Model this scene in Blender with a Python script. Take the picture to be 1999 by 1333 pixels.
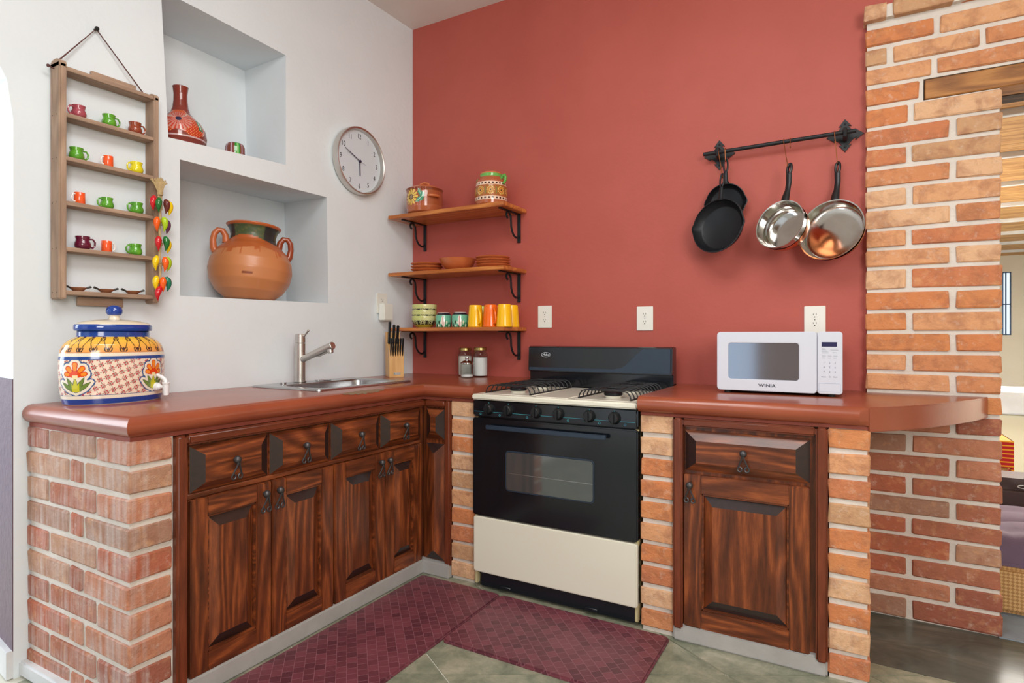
import bpy, bmesh, math, random
import numpy as np
from mathutils import Vector, Matrix

for o in list(bpy.data.objects):
    bpy.data.objects.remove(o)
SC = bpy.context.scene
COL = SC.collection
PI = math.pi
R = math.radians

# ------------------------------------------------------------------ camera
cam_d = bpy.data.cameras.new('camera')
cam = bpy.data.objects.new('camera', cam_d)
COL.objects.link(cam)
cam.location = (0, 0, 1.18)
cam.rotation_euler = (R(90), 0, R(29.72))
cam_d.sensor_width = 36.0
cam_d.lens = 1157.0 / 1999.0 * 36.0
cam_d.shift_y = -(666.5 - 655.3) / 1999.0
cam_d.clip_start = 0.02
SC.camera = cam

# ------------------------------------------------------------------ light
SC.view_settings.view_transform = 'Standard'
SC.view_settings.look = 'None'
SC.view_settings.gamma = 1.0
SC.view_settings.use_curve_mapping = False
SC.view_settings.exposure = 0.0

wd = bpy.data.worlds.new('world')
SC.world = wd
wd.use_nodes = True
bg = wd.node_tree.nodes['Background']
bg.inputs[0].default_value = (0.86, 0.93, 1.0, 1)
bg.inputs[1].default_value = 1.2

def area(name, loc, target, sx, sy, power, color=(1, 1, 1)):
    l = bpy.data.lights.new(name, 'AREA')
    l.shape = 'RECTANGLE'
    l.size = sx
    l.size_y = sy
    l.energy = power
    l.color = color
    o = bpy.data.objects.new(name, l)
    COL.objects.link(o)
    o.location = loc
    d = Vector(target) - Vector(loc)
    o.rotation_euler = d.to_track_quat('-Z', 'Y').to_euler()
    return o

area('skylight', (-0.5, 0.75, 3.05), (-0.7, 1.1, 0), 1.5, 1.0, 42, (1.0, 0.985, 0.96))
area('window_light', (2.0, -1.4, 2.2), (-0.6, 2.6, 1.3), 1.6, 1.8, 100, (1.0, 0.975, 0.94))
area('arch_daylight', (-4.2, -0.6, 1.75), (-2.2, 0.9, 1.2), 1.6, 1.8, 60, (0.86, 0.93, 1.0))
area('far_room_light', (1.6, 6.4, 2.25), (1.7, 6.4, 0), 1.8, 5.0, 430, (1.0, 0.95, 0.86))

# ------------------------------------------------------------------ helpers
def lin(c):
    return tuple(((x / 255.0) / 12.92 if x / 255.0 <= 0.04045 else ((x / 255.0 + 0.055) / 1.055) ** 2.4) for x in c)

def rgba(c):
    return (*lin(c), 1.0)

MATS = {}

class NT:
    def __init__(s, name):
        s.m = bpy.data.materials.new(name)
        s.m.use_nodes = True
        s.t = s.m.node_tree
        s.b = s.t.nodes['Principled BSDF']
        MATS[name] = s.m
    def n(s, kind, **kw):
        x = s.t.nodes.new(kind)
        for k, v in kw.items():
            if k.startswith('i_'):
                key = k[2:]
                x.inputs[int(key) if key.isdigit() else key.replace('_', ' ')].default_value = v
            else:
                setattr(x, k, v)
        return x
    def l(s, a, b):
        s.t.links.new(a, b)
    def coords(s, rnd=0.0, scale=(1, 1, 1), rot=(0, 0, 0)):
        tc = s.n('ShaderNodeTexCoord')
        out = tc.outputs['Object']
        if rnd:
            oi = s.n('ShaderNodeObjectInfo')
            mu = s.n('ShaderNodeMath', operation='MULTIPLY', i_1=rnd)
            s.l(oi.outputs['Random'], mu.inputs[0])
            ad = s.n('ShaderNodeVectorMath', operation='ADD')
            s.l(out, ad.inputs[0])
            s.l(mu.outputs[0], ad.inputs[1])
            out = ad.outputs[0]
        mp = s.n('ShaderNodeMapping')
        mp.inputs['Scale'].default_value = scale
        mp.inputs['Rotation'].default_value = rot
        s.l(out, mp.inputs['Vector'])
        return mp.outputs[0]
    def noise(s, vec, scale, detail=4, rough=0.55, dist=0.0):
        x = s.n('ShaderNodeTexNoise')
        x.inputs['Scale'].default_value = scale
        x.inputs['Detail'].default_value = detail
        x.inputs['Roughness'].default_value = rough
        x.inputs['Distortion'].default_value = dist
        s.l(vec, x.inputs['Vector'])
        return x.outputs['Fac']
    def ramp(s, fac, stops, interp='LINEAR'):
        x = s.n('ShaderNodeValToRGB')
        x.color_ramp.interpolation = interp
        el = x.color_ramp.elements
        while len(el) < len(stops):
            el.new(0.5)
        for e, (p, c) in zip(el, stops):
            e.position = p
            e.color = rgba(c) if len(c) == 3 else c
        s.l(fac, x.inputs[0])
        return x.outputs[0]
    def mix(s, fac, a, b, mode='MIX'):
        x = s.n('ShaderNodeMix', data_type='RGBA', blend_type=mode)
        for sock, v in ((x.inputs[0], fac), (x.inputs[6], a), (x.inputs[7], b)):
            if hasattr(v, 'type'):
                s.l(v, sock)
            elif isinstance(v, (int, float)):
                sock.default_value = v
            else:
                sock.default_value = rgba(v)
        return x.outputs[2]
    def bump(s, h, strength=0.3, dist=0.01):
        x = s.n('ShaderNodeBump')
        x.inputs['Strength'].default_value = strength
        x.inputs['Distance'].default_value = dist
        s.l(h, x.inputs['Height'])
        s.l(x.outputs[0], s.b.inputs['Normal'])
    def base(s, v):
        if hasattr(v, 'type'):
            s.l(v, s.b.inputs['Base Color'])
        else:
            s.b.inputs['Base Color'].default_value = rgba(v)
    def set(s, **kw):
        for k, v in kw.items():
            s.b.inputs[k.replace('_', ' ')].default_value = v

def simple(name, c, rough=0.5, metal=0.0, var=0.0, vs=6.0, bump=0.0, bs=60.0, coat=0.0, c2=None, bd=0.004):
    s = NT(name)
    s.set(Roughness=rough, Metallic=metal, Coat_Weight=coat)
    if coat:
        s.set(Coat_Roughness=0.08)
    v = s.coords(rnd=7.0)
    if var:
        c2 = c2 or tuple(max(0, x * 0.75) for x in c)
        n = s.noise(v, vs, 5)
        s.base(s.mix(s.ramp(n, [(0.5 - var / 2, (0, 0, 0)), (0.5 + var / 2, (255, 255, 255))]), c, c2))
    else:
        s.base(c)
    if bump:
        s.bump(s.noise(v, bs, 4), bump, bd)
    return s.m

def wood(name, axis, dark, mid, light, rough=0.35, sc=9.0, rings=55.0, coat=0.0, ringmix=0.5):
    s = NT(name)
    s.set(Roughness=rough, Coat_Weight=coat, Coat_Roughness=0.2)
    k = [1.0, 1.0, 1.0]
    k[axis] = 0.11
    v = s.coords(rnd=13.0, scale=tuple(k))
    n1 = s.noise(v, sc * 0.7, 2, 0.45, 0.3)
    mu = s.n('ShaderNodeMath', operation='MULTIPLY', i_1=rings)
    s.l(n1, mu.inputs[0])
    si = s.n('ShaderNodeMath', operation='SINE')
    s.l(mu.outputs[0], si.inputs[0])
    ma = s.n('ShaderNodeMapRange')
    ma.inputs[1].default_value = -1
    ma.inputs[2].default_value = 1
    s.l(si.outputs[0], ma.inputs[0])
    fine = s.noise(v, sc * 9, 6, 0.7)
    f2 = s.n('ShaderNodeMix', data_type='FLOAT')
    f2.inputs[0].default_value = ringmix
    s.l(fine, f2.inputs[2])
    s.l(ma.outputs[0], f2.inputs[3])
    col = s.ramp(f2.outputs[0], [(0.2, dark), (0.55, mid), (0.85, light)])
    blot = s.noise(s.coords(rnd=5.0), 5.0, 3)
    col = s.mix(s.ramp(blot, [(0.5, (0, 0, 0)), (0.8, (150, 150, 150))]), col, dark)
    s.base(col)
    s.bump(fine, 0.12, 0.002)
    return s.m

def obj(name, bm, mats, parent=None, smooth=True, label=None, origin=None):
    if not isinstance(mats, (list, tuple)):
        mats = [mats]
    if smooth:
        for e in bm.edges:
            if len(e.link_faces) == 2:
                e.smooth = e.calc_face_angle(0) < 0.65
        for f in bm.faces:
            f.smooth = True
    me = bpy.data.meshes.new(name)
    bm.to_mesh(me)
    bm.free()
    return link_mesh(name, me, mats, parent, label, origin)

WO = {}

def link_mesh(name, me, mats, parent=None, label=None, origin=None):
    for m in (mats if isinstance(mats, (list, tuple)) else [mats]):
        me.materials.append(MATS[m] if isinstance(m, str) else m)
    o = bpy.data.objects.new(name, me)
    COL.objects.link(o)
    if parent is not None:
        off = WO[parent.name]
        me.transform(Matrix.Translation(-off))
        o.parent = parent
        WO[o.name] = off
    else:
        if origin is None:
            n = len(me.vertices)
            co = np.empty(n * 3)
            me.vertices.foreach_get('co', co)
            co = co.reshape(-1, 3)
            mn, mx = co.min(0), co.max(0)
            origin = Vector(((mn[0] + mx[0]) / 2, (mn[1] + mx[1]) / 2, mn[2]))
        origin = Vector(origin)
        me.transform(Matrix.Translation(-origin))
        o.location = origin
        WO[o.name] = origin
    if label:
        o['label'] = label
    return o

def tag(o, label, cat, group=None):
    o['label'] = label
    o['category'] = cat
    if group:
        o['group'] = group
    return o

def struct(o):
    o['kind'] = 'structure'
    return o

def thing(name, label, cat, loc=(0, 0, 0), group=None, mat=None):
    o = bpy.data.objects.new(name, None)
    o.empty_display_size = 0.05
    COL.objects.link(o)
    if mat is not None:
        o.matrix_world = mat
        WO[o.name] = Vector((0, 0, 0))
    else:
        o.location = loc
        WO[o.name] = Vector(loc)
    return tag(o, label, cat, group)

def dup(root, loc, label, group=None):
    r = root.copy()
    COL.objects.link(r)
    r.location = loc
    r['label'] = label
    if group:
        r['group'] = group
    for ch in list(root.children):
        c = ch.copy()
        COL.objects.link(c)
        c.parent = r
        for g in ch.children:
            d = g.copy()
            COL.objects.link(d)
            d.parent = c
    return r

def BM():
    return bmesh.new()

def merge(bm, tmp, mi=0, mat=None):
    for f in tmp.faces:
        f.material_index = mi
    if mat is not None:
        bmesh.ops.transform(tmp, matrix=mat, verts=tmp.verts)
    me = bpy.data.meshes.new('tmp')
    tmp.to_mesh(me)
    tmp.free()
    bm.from_mesh(me)
    bpy.data.meshes.remove(me)
    return bm

def box(bm, x0, x1, y0, y1, z0, z1, bev=0.0, seg=1, mi=0, mat=None):
    t = bmesh.new()
    bmesh.ops.create_cube(t, size=1)
    for v in t.verts:
        v.co = Vector(((x0 + x1) / 2 + v.co.x * (x1 - x0), (y0 + y1) / 2 + v.co.y * (y1 - y0), (z0 + z1) / 2 + v.co.z * (z1 - z0)))
    if bev:
        bmesh.ops.bevel(t, geom=list(t.edges), offset=bev, segments=seg, affect='EDGES', clamp_overlap=True)
    return merge(bm, t, mi, mat)

def frame_of(d):
    d = Vector(d).normalized()
    a = Vector((0, 0, 1)) if abs(d.z) < 0.9 else Vector((1, 0, 0))
    u = d.cross(a).normalized()
    return u, d.cross(u).normalized()

def tube(bm, pts, r, seg=8, mi=0, closed=False, flat=None, mat=None):
    t = bmesh.new()
    pts = [Vector(p) for p in pts]
    n = len(pts)
    rs = r if isinstance(r, (list, tuple)) else [r] * n
    rings = []
    u = None
    for i, p in enumerate(pts):
        if closed:
            d = (pts[(i + 1) % n] - pts[i - 1])
        else:
            d = (pts[min(i + 1, n - 1)] - pts[max(i - 1, 0)])
        d = d.normalized()
        if u is None:
            u, w = frame_of(d)
        else:
            u = (u - d * u.dot(d))
            if u.length < 1e-6:
                u, w = frame_of(d)
            u.normalize()
            w = d.cross(u).normalized()
        ring = []
        for k in range(seg):
            a = 2 * PI * k / seg
            off = u * math.cos(a) * rs[i] + w * math.sin(a) * rs[i]
            if flat:
                fv, fs = flat
                fv = Vector(fv).normalized()
                off = off - fv * off.dot(fv) * (1 - fs)
            ring.append(t.verts.new(p + off))
        rings.append(ring)
    m = n if closed else n - 1
    for i in range(m):
        a, b = rings[i], rings[(i + 1) % n]
        for k in range(seg):
            t.faces.new((a[k], a[(k + 1) % seg], b[(k + 1) % seg], b[k]))
    if not closed:
        t.faces.new(list(reversed(rings[0])))
        t.faces.new(rings[-1])
    bmesh.ops.recalc_face_normals(t, faces=t.faces)
    return merge(bm, t, mi, mat)

def cyl(bm, p0, p1, r0, r1=None, seg=20, mi=0, bev=0.0, mat=None):
    r1 = r0 if r1 is None else r1
    if bev:
        p0, p1 = Vector(p0), Vector(p1)
        d = (p1 - p0).normalized()
        return tube(bm, [p0, p0 + d * 1e-5, p0 + d * bev, p1 - d * bev, p1 - d * 1e-5, p1],
                    [r0 - bev, r0 - bev * 0.99, r0, r1, r1 - bev * 0.99, r1 - bev], seg, mi, mat=mat)
    return tube(bm, [p0, p1], [r0, r1], seg, mi, mat=mat)

def lathe(bm, prof, c=(0, 0, 0), seg=32, sx=1.0, sy=1.0, mi=0, mat=None):
    t = bmesh.new()
    rings = []
    for r, z in prof:
        if r < 1e-6:
            rings.append([t.verts.new((c[0], c[1], c[2] + z))])
        else:
            rings.append([t.verts.new((c[0] + r * sx * math.cos(2 * PI * k / seg), c[1] + r * sy * math.sin(2 * PI * k / seg), c[2] + z)) for k in range(seg)])
    for a, b in zip(rings, rings[1:]):
        for k in range(seg):
            k2 = (k + 1) % seg
            if len(a) == 1 and len(b) == 1:
                continue
            if len(a) == 1:
                t.faces.new((a[0], b[k2], b[k]))
            elif len(b) == 1:
                t.faces.new((a[k], a[k2], b[0]))
            else:
                t.faces.new((a[k], a[k2], b[k2], b[k]))
    bmesh.ops.recalc_face_normals(t, faces=t.faces)
    return merge(bm, t, mi, mat)

def ball(bm, c, r, sx=1, sy=1, sz=1, seg=16, mi=0, mat=None):
    n = max(6, seg // 2)
    prof = [(math.sin(PI * i / n) * r if 0 < i < n else 0, -math.cos(PI * i / n) * r * sz) for i in range(n + 1)]
    return lathe(bm, prof, c, seg, sx, sy, mi, mat)

def prism(bm, poly, z0, z1, mi=0, mat=None, bev=0.0, seg=2, only=None):
    """poly in xy, extruded z0..z1"""
    t = bmesh.new()
    a = [t.verts.new((x, y, z0)) for x, y in poly]
    b = [t.verts.new((x, y, z1)) for x, y in poly]
    n = len(poly)
    t.faces.new(list(reversed(a)))
    t.faces.new(b)
    for i in range(n):
        t.faces.new((a[i], a[(i + 1) % n], b[(i + 1) % n], b[i]))
    bmesh.ops.recalc_face_normals(t, faces=t.faces)
    if bev:
        es = [e for e in t.edges if (only is None or only((e.verts[0].co + e.verts[1].co) / 2, e))]
        bmesh.ops.bevel(t, geom=es, offset=bev, segments=seg, affect='EDGES', clamp_overlap=True)
    return merge(bm, t, mi, mat)

def basis(origin, x, y, z):
    m = Matrix.Identity(4)
    for i, v in enumerate((x, y, z)):
        for j in range(3):
            m[j][i] = v[j]
    for j in range(3):
        m[j][3] = origin[j]
    return m

def text(name, s, size, origin, right, up, mat, parent, ext=0.0004, align='CENTER', sx=1.0, label=None):
    cu = bpy.data.curves.new('txt', 'FONT')
    cu.body = s
    cu.size = size
    cu.extrude = ext
    cu.align_x = align
    cu.align_y = 'CENTER'
    cu.resolution_u = 3
    cu.offset = size * 0.018 if s in ('WINIA', 'Mabe') else 0.0
    o = bpy.data.objects.new('txt', cu)
    COL.objects.link(o)
    bpy.context.view_layer.update()
    me = bpy.data.meshes.new_from_object(o)
    bpy.data.objects.remove(o)
    right, up = Vector(right), Vector(up)
    me.transform(basis(origin, right * sx, up, right.cross(up)))
    return link_mesh(name, me, mat, parent, label)

def painted_lathe(name, prof, fn, mats, parent=None, c=(0, 0, 0), seg=128, steps=80, sx=1, sy=1, label=None, mat=None, th0=0.0):
    """surface of revolution, finely divided, with hand-painted glaze colours stored per point"""
    P = np.array(prof, float)
    d = np.r_[0, np.cumsum(np.hypot(*np.diff(P, axis=0).T))]
    s = np.linspace(0, d[-1], steps)
    r = np.interp(s, d, P[:, 0])
    z = np.interp(s, d, P[:, 1])
    th = np.linspace(0, 2 * PI, seg, endpoint=False)
    T, Rr = np.meshgrid(th, r)
    _, Z = np.meshgrid(th, z)
    _, S = np.meshgrid(th, s)
    X = c[0] + Rr * sx * np.cos(T)
    Y = c[1] + Rr * sy * np.sin(T)
    V = np.stack([X, Y, Z + c[2]], -1).reshape(-1, 3)
    C = fn(T, Z, Rr, S)
    idx = np.arange(steps * seg).reshape(steps, seg)
    a = idx[:-1]
    b = np.roll(idx, -1, 1)[:-1]
    cc = np.roll(idx, -1, 1)[1:]
    dd = idx[1:]
    F = np.stack([a, b, cc, dd], -1).reshape(-1, 4)
    me = bpy.data.meshes.new(name)
    me.from_pydata(V.tolist(), [], F.tolist())
    me.polygons.foreach_set('use_smooth', [True] * len(me.polygons))
    C = C.reshape(-1, 3) / 255.0
    L = np.where(C <= 0.04045, C / 12.92, ((C + 0.055) / 1.055) ** 2.4)
    at = me.color_attributes.new('glaze', 'FLOAT_COLOR', 'POINT')
    at.data.foreach_set('color', np.c_[L, np.ones(len(L))].ravel())
    if mat is not None:
        me.transform(mat)
    return link_mesh(name, me, mats, parent, label)

def put(C, mask, col):
    C[mask] = col
    return C

def full(T, col):
    C = np.zeros(T.shape + (3,))
    C[:] = col
    return C

# ------------------------------------------------------------------ materials
def m_plaster(name, c, c2, b=0.25):
    s = NT(name)
    s.set(Roughness=0.75)
    v = s.coords()
    n = s.noise(v, 2.2, 5)
    s.base(s.mix(s.ramp(n, [(0.35, (0, 0, 0)), (0.7, (255, 255, 255))]), c, c2))
    n2 = s.noise(v, 38, 6, 0.6)
    s.bump(n2, b, 0.004)
    return s

m_plaster('white_plaster', (226, 233, 237), (220, 227, 232))
m_plaster('ceiling_paint', (232, 229, 224), (226, 222, 216), 0.1)
s = m_plaster('red_wall_paint', (180, 86, 74), (172, 79, 68), 0.22)
s.set(Roughness=0.6)
m_plaster('cream_wall_paint', (232, 226, 212), (226, 219, 204), 0.1)

m_plaster('ochre_wall_paint', (176, 140, 112), (166, 130, 102), 0.1)

s = NT('arch_paint')
s.set(Roughness=0.4)
tc = s.n('ShaderNodeTexCoord')
sp = s.n('ShaderNodeSeparateXYZ')
s.l(tc.outputs['Object'], sp.inputs[0])
s.base(s.mix(s.noise(s.coords(), 30, 5), (108, 82, 98), (84, 62, 80)))
s.bump(s.noise(s.coords(), 40, 6), 0.4, 0.01)

def m_brick(name, wash, deep=False):
    s = NT(name)
    s.set(Roughness=0.85)
    oi = s.n('ShaderNodeObjectInfo')
    v = s.coords(rnd=31.0)
    base = s.ramp(oi.outputs['Random'], [(0.0, (212, 142, 96)), (0.15, (224, 162, 116)), (0.3, (206, 128, 86)), (0.42, (228, 182, 142)),
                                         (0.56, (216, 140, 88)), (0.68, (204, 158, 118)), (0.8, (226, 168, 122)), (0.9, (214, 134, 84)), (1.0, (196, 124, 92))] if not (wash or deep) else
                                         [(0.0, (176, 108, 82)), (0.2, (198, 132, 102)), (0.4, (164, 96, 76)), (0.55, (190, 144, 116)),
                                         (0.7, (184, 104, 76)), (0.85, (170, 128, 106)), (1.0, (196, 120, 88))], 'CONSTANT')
    blot = s.noise(v, 15.0, 4, 0.6, 0.5)
    c = s.mix(s.ramp(blot, [(0.46, (0, 0, 0)), (0.66, (190, 190, 190))]), base, (156, 98, 72))
    blot2 = s.noise(v, 22.0, 3, 0.6)
    c = s.mix(s.ramp(blot2, [(0.55, (0, 0, 0)), (0.75, (170, 170, 170))]), c, (232, 176, 124))
    sm = s.noise(v, 34.0, 6, 0.7)
    c = s.mix(s.ramp(sm, [(0.56, (0, 0, 0)), (0.72, (175, 175, 175))]), c, (224, 208, 194))
    dk = s.noise(v, 70.0, 5, 0.75)
    c = s.mix(s.ramp(dk, [(0.6, (0, 0, 0)), (0.75, (150, 150, 150))]), c, (140, 82, 58))
    if wash:
        tc = s.n('ShaderNodeTexCoord')
        mp = s.n('ShaderNodeMapping')
        mp.inputs['Scale'].default_value = (34, 34, 2.2)
        s.l(tc.outputs['Object'], mp.inputs[0])
        st = s.noise(mp.outputs[0], 1.0, 3, 0.6)
        mp2 = s.n('ShaderNodeMapping')
        mp2.inputs['Scale'].default_value = (4, 4, 5)
        s.l(tc.outputs['Object'], mp2.inputs[0])
        bl = s.noise(mp2.outputs[0], 1.0, 3)
        mm = s.n('ShaderNodeMath', operation='MULTIPLY')
        s.l(st, mm.inputs[0])
        s.l(bl, mm.inputs[1])
        c = s.mix(s.ramp(mm.outputs[0], [(0.22, (0, 0, 0)), (0.38, (190, 190, 190))]), c, (216, 204, 200))
    s.base(c)
    s.bump(s.noise(v, 45, 8, 0.7), 0.9, 0.008)
    return s

m_brick('brick_clay', False)
m_brick('washed_brick_clay', True)
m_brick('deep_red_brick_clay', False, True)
simple('mortar', (222, 214, 205), 0.9, var=0.5, vs=12, c2=(205, 196, 186), bump=0.6, bs=60, bd=0.006)

# polished red cement with one worn grey patch
s = NT('red_cement')
s.set(Roughness=0.28, Coat_Weight=0.25, Coat_Roughness=0.12)
v = s.coords()
n = s.noise(v, 4, 6)
c = s.mix(s.ramp(n, [(0.3, (0, 0, 0)), (0.7, (255, 255, 255))]), (156, 80, 52), (138, 66, 44))
sc_ = s.noise(v, 14, 8, 0.7)
c = s.mix(s.ramp(sc_, [(0.6, (0, 0, 0)), (0.8, (120, 120, 120))]), c, (172, 96, 76))
s.base(c)
s.bump(s.noise(v, 25, 6), 0.12, 0.004)
simple('worn_cement', (122, 112, 92), 0.7, var=0.5, vs=90, c2=(132, 96, 74))
simple('red_render', (146, 70, 52), 0.7, var=0.6, vs=14, c2=(126, 58, 44), bump=0.4, bs=40)

DK, MD, LT = (54, 25, 14), (114, 56, 28), (174, 94, 48)
wood('stained_pine_vertical', 2, DK, MD, LT, 0.34, coat=0.15, rings=80.0, ringmix=0.27)
wood('stained_pine_along', 1, DK, MD, LT, 0.34, coat=0.15, rings=80.0, ringmix=0.27)
wood('stained_pine_across', 0, DK, MD, LT, 0.34, coat=0.15, rings=80.0, ringmix=0.27)
simple('end_grain_stain', (50, 30, 26), 0.32, var=0.5, vs=60, c2=(36, 24, 24), coat=0.25)
wood('moulding_vertical', 2, (82, 36, 20), (112, 52, 30), (138, 70, 42), 0.35, ringmix=0.2)
wood('moulding_along', 1, (82, 36, 20), (112, 52, 30), (138, 70, 42), 0.35, ringmix=0.2)
wood('moulding_across', 0, (82, 36, 20), (112, 52, 30), (138, 70, 42), 0.35, ringmix=0.2)
wood('weathered_wood_vertical', 2, (138, 112, 94), (166, 138, 116), (188, 160, 138), 0.7, ringmix=0.25)
wood('weathered_wood_along', 1, (138, 112, 94), (166, 138, 116), (188, 160, 138), 0.7, ringmix=0.25)
wood('varnished_shelf_wood', 0, (160, 84, 34), (196, 118, 54), (218, 144, 74), 0.35, coat=0.2, ringmix=0.35)
wood('lintel_wood', 0, (112, 68, 30), (164, 108, 54), (196, 140, 76), 0.6, ringmix=0.35)
wood('dark_beam_wood', 0, (50, 32, 20), (76, 48, 28), (100, 68, 40), 0.7)
wood('ceiling_board', 0, (168, 118, 66), (196, 146, 88), (214, 168, 108), 0.6)
wood('light_block_wood', 2, (196, 146, 86), (214, 166, 104), (226, 182, 122), 0.4, ringmix=0.3)

simple('black_iron', (30, 32, 36), 0.5, 0.3, bump=0.2, bs=80)
simple('cast_iron', (24, 27, 32), 0.42, 0.35, bump=0.12, bs=140)
simple('pull_iron', (84, 82, 84), 0.42, 0.7)
simple('stainless', (186, 188, 190), 0.26, 1.0)
simple('brushed_nickel', (206, 203, 198), 0.34, 1.0)
simple('polished_steel', (224, 224, 222), 0.12, 1.0, var=0.5, vs=9, c2=(196, 192, 186))
simple('copper', (206, 128, 84), 0.22, 1.0)
simple('copper_wire', (166, 104, 66), 0.4, 0.8)
simple('gold_lid', (190, 168, 104), 0.3, 1.0)
simple('chrome', (210, 210, 212), 0.15, 1.0)
simple('black_enamel', (14, 18, 24), 0.16, coat=0.3)
simple('black_panel', (22, 26, 32), 0.3)
simple('blue_black_panel', (38, 52, 68), 0.32)
simple('teal_print', (60, 150, 165), 0.5)
simple('white_print', (205, 212, 220), 0.5)
simple('cream_enamel', (226, 222, 206), 0.25, coat=0.2)
simple('yellowed_enamel', (196, 184, 140), 0.4)
simple('black_plastic', (20, 22, 25), 0.35)
simple('black_rubber', (26, 26, 28), 0.6)
simple('white_plastic', (208, 213, 224), 0.32)
simple('cover_plate', (232, 232, 224), 0.35)
simple('slot_black', (40, 40, 40), 0.6)
simple('thin_grey_print', (128, 132, 146), 0.5)
simple('dark_print', (52, 54, 66), 0.5)
simple('navy_display', (44, 48, 84), 0.2)
simple('button_outline', (150, 166, 196), 0.5)
simple('grey_baseboard_paint', (176, 174, 172), 0.5, var=0.5, vs=10, c2=(160, 157, 154), bump=0.2)
simple('white_trim_paint', (222, 224, 226), 0.4, var=0.3, c2=(206, 208, 210))
simple('clock_face', (236, 242, 250), 0.5)
simple('hand_blue', (24, 36, 70), 0.4)
simple('sugar', (236, 236, 234), 0.9, bump=0.3, bs=300)
simple('flour', (238, 232, 220), 0.9, bump=0.2, bs=300)
simple('raffia', (206, 178, 128), 0.8, var=0.6, vs=60)
simple('rope', (112, 72, 62), 0.8, var=0.6, vs=120, c2=(70, 40, 48))
simple('yellow_glaze', (250, 190, 6), 0.22, coat=0.3)
simple('orange_glaze', (244, 108, 14), 0.22, coat=0.3)
simple('lime_glaze', (170, 186, 70), 0.22, coat=0.3)
simple('terracotta_glaze', (212, 122, 72), 0.35, var=0.5, vs=14, c2=(190, 98, 54), coat=0.25)
simple('brown_glaze', (150, 66, 34), 0.2, coat=0.4)
simple('green_brush_glaze', (96, 168, 70), 0.2, coat=0.4)
simple('mini_green', (104, 176, 52), 0.15, coat=0.5, var=0.4, vs=40, c2=(70, 140, 36))
simple('mini_yellow', (226, 212, 30), 0.15, coat=0.5)
simple('mini_orange', (244, 92, 40), 0.15, coat=0.5)
simple('mini_white', (234, 232, 228), 0.2, coat=0.5)
simple('mini_mauve', (166, 76, 88), 0.15, coat=0.5)
simple('mini_brown', (146, 66, 42), 0.15, coat=0.5)
simple('mini_purple', (98, 18, 50), 0.15, coat=0.5)
simple('dish_clay', (146, 92, 62), 0.5)
simple('dish_black', (52, 50, 46), 0.35)
for nm, c in (('red', (206, 22, 34)), ('dark_green', (26, 112, 46)), ('maroon', (104, 38, 32)), ('yellow', (244, 206, 10)), ('orange', (244, 96, 20)),
              ('lime', (172, 206, 30)), ('plum', (98, 44, 84)), ('teal', (22, 120, 92))):
    simple('chili_' + nm, c, 0.15, coat=0.4)
simple('blue_glaze', (18, 62, 150), 0.12, coat=0.6)
simple('cream_glaze', (232, 220, 196), 0.12, coat=0.6)
simple('tap_white', (236, 238, 240), 0.3)
simple('plum_fabric', (96, 78, 98), 0.85, bump=0.3, bs=200)
simple('dark_leather', (62, 44, 42), 0.4)
simple('pale_concrete', (150, 164, 176), 0.6, var=0.5)
simple('cabinet_cream', (232, 224, 196), 0.5)
simple('window_blue_frame', (70, 104, 150), 0.5)
simple('table_wood', (190, 150, 84), 0.6)
simple('nail_black', (30, 28, 26), 0.8)  # plain dark colour of the rack's nails
simple('thread_gold', (226, 160, 40), 0.8)

for nm, ro in (('glazed_paint', 0.14), ('satin_paint', 0.38)):
    s = NT(nm)
    s.set(Roughness=ro, Coat_Weight=0.4 if ro < 0.2 else 0.15, Coat_Roughness=0.08)
    a = s.n('ShaderNodeAttribute', attribute_name='glaze')
    s.l(a.outputs['Color'], s.b.inputs['Base Color'])

for nm, kk in (('clear_glass', 0.09), ('thin_cover_glass', 0.02)):     # thin-walled glass: see-through with a sheen
    s = NT(nm)
    s.t.nodes.remove(s.b)
    tr = s.n('ShaderNodeBsdfTransparent')
    tr.inputs[0].default_value = (0.95, 0.965, 0.965, 1)
    gl_ = s.n('ShaderNodeBsdfGlossy')
    gl_.inputs['Roughness'].default_value = 0.03
    lw = s.n('ShaderNodeLayerWeight')
    lw.inputs['Blend'].default_value = kk
    mx = s.n('ShaderNodeMixShader')
    s.l(lw.outputs['Facing'], mx.inputs[0])
    s.l(tr.outputs[0], mx.inputs[1])
    s.l(gl_.outputs[0], mx.inputs[2])
    s.l(mx.outputs[0], [n_ for n_ in s.t.nodes if n_.type == 'OUTPUT_MATERIAL'][0].inputs[0])
s = NT('smoked_oven_glass')
s.base((120, 124, 126))
s.set(Roughness=0.06, Metallic=0.75)
s = NT('microwave_window')
s.base((150, 160, 176))
s.set(Roughness=0.09, Metallic=0.85)

s = NT('woven_vinyl')
s.set(Roughness=0.42)
v = s.coords(rot=(0, 0, R(45)))
br = s.n('ShaderNodeTexBrick')
br.offset = 0.5
br.inputs['Scale'].default_value = 1.0
br.inputs['Brick Width'].default_value = 0.036
br.inputs['Row Height'].default_value = 0.036
br.inputs['Mortar Size'].default_value = 0.0009
br.inputs['Mortar Smooth'].default_value = 0.1
br.inputs['Color1'].default_value = rgba((120, 62, 72))
br.inputs['Color2'].default_value = rgba((88, 44, 54))
br.inputs['Mortar'].default_value = rgba((146, 96, 106))
s.l(v, br.inputs['Vector'])
n = s.noise(s.coords(), 9, 5)
s.base(s.mix(s.ramp(n, [(0.45, (0, 0, 0)), (0.75, (110, 110, 110))]), br.outputs['Color'], (142, 86, 94)))
inv = s.n('ShaderNodeMath', operation='SUBTRACT', i_0=1.0)
s.l(br.outputs['Fac'], inv.inputs[1])
s.bump(inv.outputs[0], 0.4, 0.002)

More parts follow.
